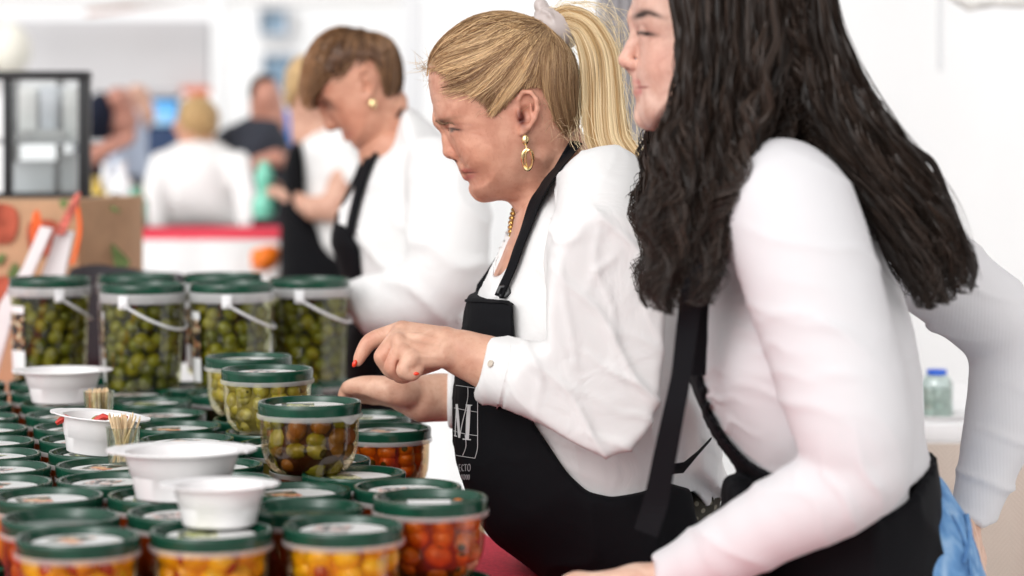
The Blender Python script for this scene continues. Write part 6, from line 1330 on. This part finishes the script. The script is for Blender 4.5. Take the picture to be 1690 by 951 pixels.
bgperson('blond woman in white t-shirt and black apron pouring from a mint green bottle', 6.0, (512, 168), 26, 40, [(520, 215), (560, 212), (592, 240), (606, 290), (600, 380), (590, 450), (520, 450), (498, 360), (500, 290), (500, 240)], (.66, .39, .29), (.50, .33, .16), [(472, 172), (470, 125), (484, 98), (515, 88), (548, 104), (555, 160), (545, 190), (524, 170), (508, 158), (490, 176)], M_TEE,
    arms=[[(570, 280, 5.86, 26), (552, 345, 5.84, 22), (520, 345, 5.84, 20), (478, 325, 5.90, 13), (452, 316, 5.97, 10), (436, 318, 6.0, 13)], [(520, 280, 6.15, 20), (480, 330, 6.15, 15), (446, 300, 6.08, 10), (436, 300, 6.06, 12)]],
    apronreg=[(478, 245), (500, 232), (514, 300), (520, 330), (560, 380), (590, 440), (590, 600), (466, 600), (462, 440), (466, 300)], extra=[[(560, 245, 5.88, 30), (575, 290, 5.86, 29)]])
bgperson('man in charcoal polo shirt with short dark hair using both hands', 7.2, (440, 160), 22, 34, [(400, 200), (430, 192), (462, 200), (476, 240), (474, 300), (466, 360), (380, 360), (362, 290), (358, 230), (376, 208)], (.52, .26, .19), (.05, .035, .03), [(412, 165), (412, 140), (422, 126), (440, 122), (458, 128), (448, 134), (428, 140), (420, 165)], M_NAVY,
    arms=[[(370, 260, 7.05, 16), (398, 282, 7.0, 13), (430, 268, 7.0, 12), (448, 262, 7.0, 14)], [(474, 250, 7.3, 15), (478, 275, 7.1, 12), (458, 258, 7.0, 12)]])
bgperson('blond server in white blouse seen from behind at the far table', 7.0, (322, 200), 30, 34, [(288, 238), (325, 228), (362, 236), (392, 262), (404, 320), (408, 372), (360, 384), (290, 384), (240, 372), (244, 320), (262, 262)], (.62, .34, .24), (.42, .27, .12), [(298, 215), (294, 185), (304, 166), (328, 158), (352, 170), (362, 195), (356, 222), (336, 232), (315, 228)], M_TEE, W=.15,
    extra=[[(268, 270, 6.92, 22), (250, 330, 6.85, 20), (256, 366, 6.8, 16)], [(392, 270, 6.92, 22), (406, 330, 6.85, 18), (404, 366, 6.8, 14)]])
bgperson('stooping person in dark top with bare forearm, left behind the display case', 7.6, (196, 165), 20, 22, [(140, 175), (160, 152), (186, 160), (196, 185), (190, 215), (176, 245), (170, 300), (120, 300), (125, 220)], (.50, .24, .18), (.10, .05, .035), [(176, 158), (190, 150), (214, 152), (214, 172), (205, 168), (190, 162)], M_DK, arms=[[(150, 260, 7.4, 18), (180, 243, 7.35, 13), (208, 232, 7.35, 11), (216, 224, 7.35, 11)]])
bgperson('person in pale blue shirt with fair hair beside the blue screen', 8.0, (226, 158), 15, 18, [(205, 178), (225, 172), (240, 190), (242, 240), (240, 310), (180, 310), (176, 250), (172, 235), (190, 215)], (.66, .40, .30), (.60, .44, .28), [(216, 150), (226, 142), (240, 146), (243, 165), (238, 176), (232, 160)], M_LB)

# ================================================================== right side table behind the young woman
rt = empty('side_table', tuple(P(1620, 700, 4.0))); tag(rt, 'side table with white top and beige chevron quilted cloth, right edge', 'table')
m, nt, b, o = nodes('beige_chevron_cloth'); b.inputs['Base Color'].default_value = (.58, .47, .40, 1); b.inputs['Roughness'].default_value = .85
tc = nt.nodes.new('ShaderNodeTexCoord'); sp = nt.nodes.new('ShaderNodeSeparateXYZ'); nt.links.new(tc.outputs['Object'], sp.inputs[0])
def mth(op, a_, b__=None):
    q = nt.nodes.new('ShaderNodeMath'); q.operation = op
    for i, v in enumerate((a_, b__)):
        if v is None: continue
        if isinstance(v, (int, float)): q.inputs[i].default_value = v
        else: nt.links.new(v, q.inputs[i])
    return q.outputs[0]
zz = mth('ABSOLUTE', mth('SUBTRACT', mth('MODULO', mth('ADD', mth('MULTIPLY', sp.outputs[0], 14), 100), 1.0), .5)); st2 = mth('SINE', mth('MULTIPLY', mth('ADD', mth('MULTIPLY', zz, .075), sp.outputs[2]), 720))
bump(nt, b, st2, .5, .0016); r = ramp(nt, mth('ADD', mth('MULTIPLY', st2, .5), .5), [(0, (.50, .40, .34)), (1, (.62, .52, .45))]); nt.links.new(r.outputs[0], b.inputs['Base Color']); M_CHEV = m
a, b_ = P(1500, 700, 4.0), P(2150, 700, 4.0)
MB().box(a[0], b_[0], 4.0, 4.7, a[2]-.03, a[2], .004).build('table_top', M_PAPER, rt); n_ = 60; vs = []
for i in range(n_+1):
    x = a[0]+(b_[0]-a[0])*i/n_; vs += [(x, 3.996, a[2]-.031), (x, 3.985-.008*math.sin(i*.7), a[2]-.35), (x, 3.98-.02*math.sin(i*.7), .02)]
o = MB().add(vs, [(i*3+j, i*3+3+j, i*3+4+j, i*3+1+j) for i in range(n_) for j in range(2)]).build('cloth_front', M_CHEV, rt); md = o.modifiers.new('t', 'SOLIDIFY'); md.thickness = .003
for x in (a[0]+.05, b_[0]-.05): MB().box(x-.02, x+.02, 4.6, 4.64, 0, a[2]-.03).build('leg', M_GREYP, rt)
jp = P(1546, 690, 4.1); jr = empty('glass_jar', tuple(jp)); tag(jr, 'glass jar with bright blue lid on the side table', 'jar')
jr.scale = (.72, .72, .85)
inst('glass', MB().lathe([(.0001, .001), (.036, .002), (.038, .01), (.038, .07), (.030, .082), (.022, .088)], 28).mesh('glass'), jr, mat=None).data.materials.append(clear('jar_glass', (.80, .88, .86), .3))
o = MB().lathe([(.0225, .086), (.0235, .087), (.0235, .097), (.0001, .098)], 28).build('lid', simple('blue_lid_plastic', (.02, .12, .62), .35), jr, loc=(0, 0, 0))
o = MB().lathe([(.0001, .004), (.033, .004), (.033, .060), (.0001, .062)], 24).build('contents', simple('milky_contents', (.55, .60, .55), .5, .3, .3, 60), jr, loc=(0, 0, 0))
o = MB().lathe([(.0001, 0), (.035, 0), (.055, .014), (.057, .016), (.050, .013), (.0001, .004)], 30, tuple(P(1556, 703, 4.04)+np.array((0, .05, .0)))).build('saucer', M_BOWL); tag(o, 'white saucer in front of the blue lidded jar', 'saucer')
o = MB().tube([P(1560, -14, 4.6), P(1600, 2, 4.6), P(1640, -2, 4.6), P(1690, -4, 4.6), P(1760, -10, 4.6)], [.010, .020, .016, .022, .018], 10).build('roof_tie', simple('wrinkled_clear_wrap', (.70, .69, .66), .3, .5, .2, 60, .8, .004)); tag(o, 'crumpled plastic wrapped canopy tie at the top right corner', 'canopy tie')
for x0, y0, y1, Y, lb in ((1553, -60, 118, 5.2, 'thin grey strip for the seam and shadow on the tent wall, upper right'),):
    o = pbox(x0-5, x0+3, y0, y1, Y, .003).build('hanging_strap', simple('grey_seam_strip', (.55, .56, .57), .6)); tag(o, lb, 'wall seam')  # strip added to draw the wall's seam and its faint shadow in grey
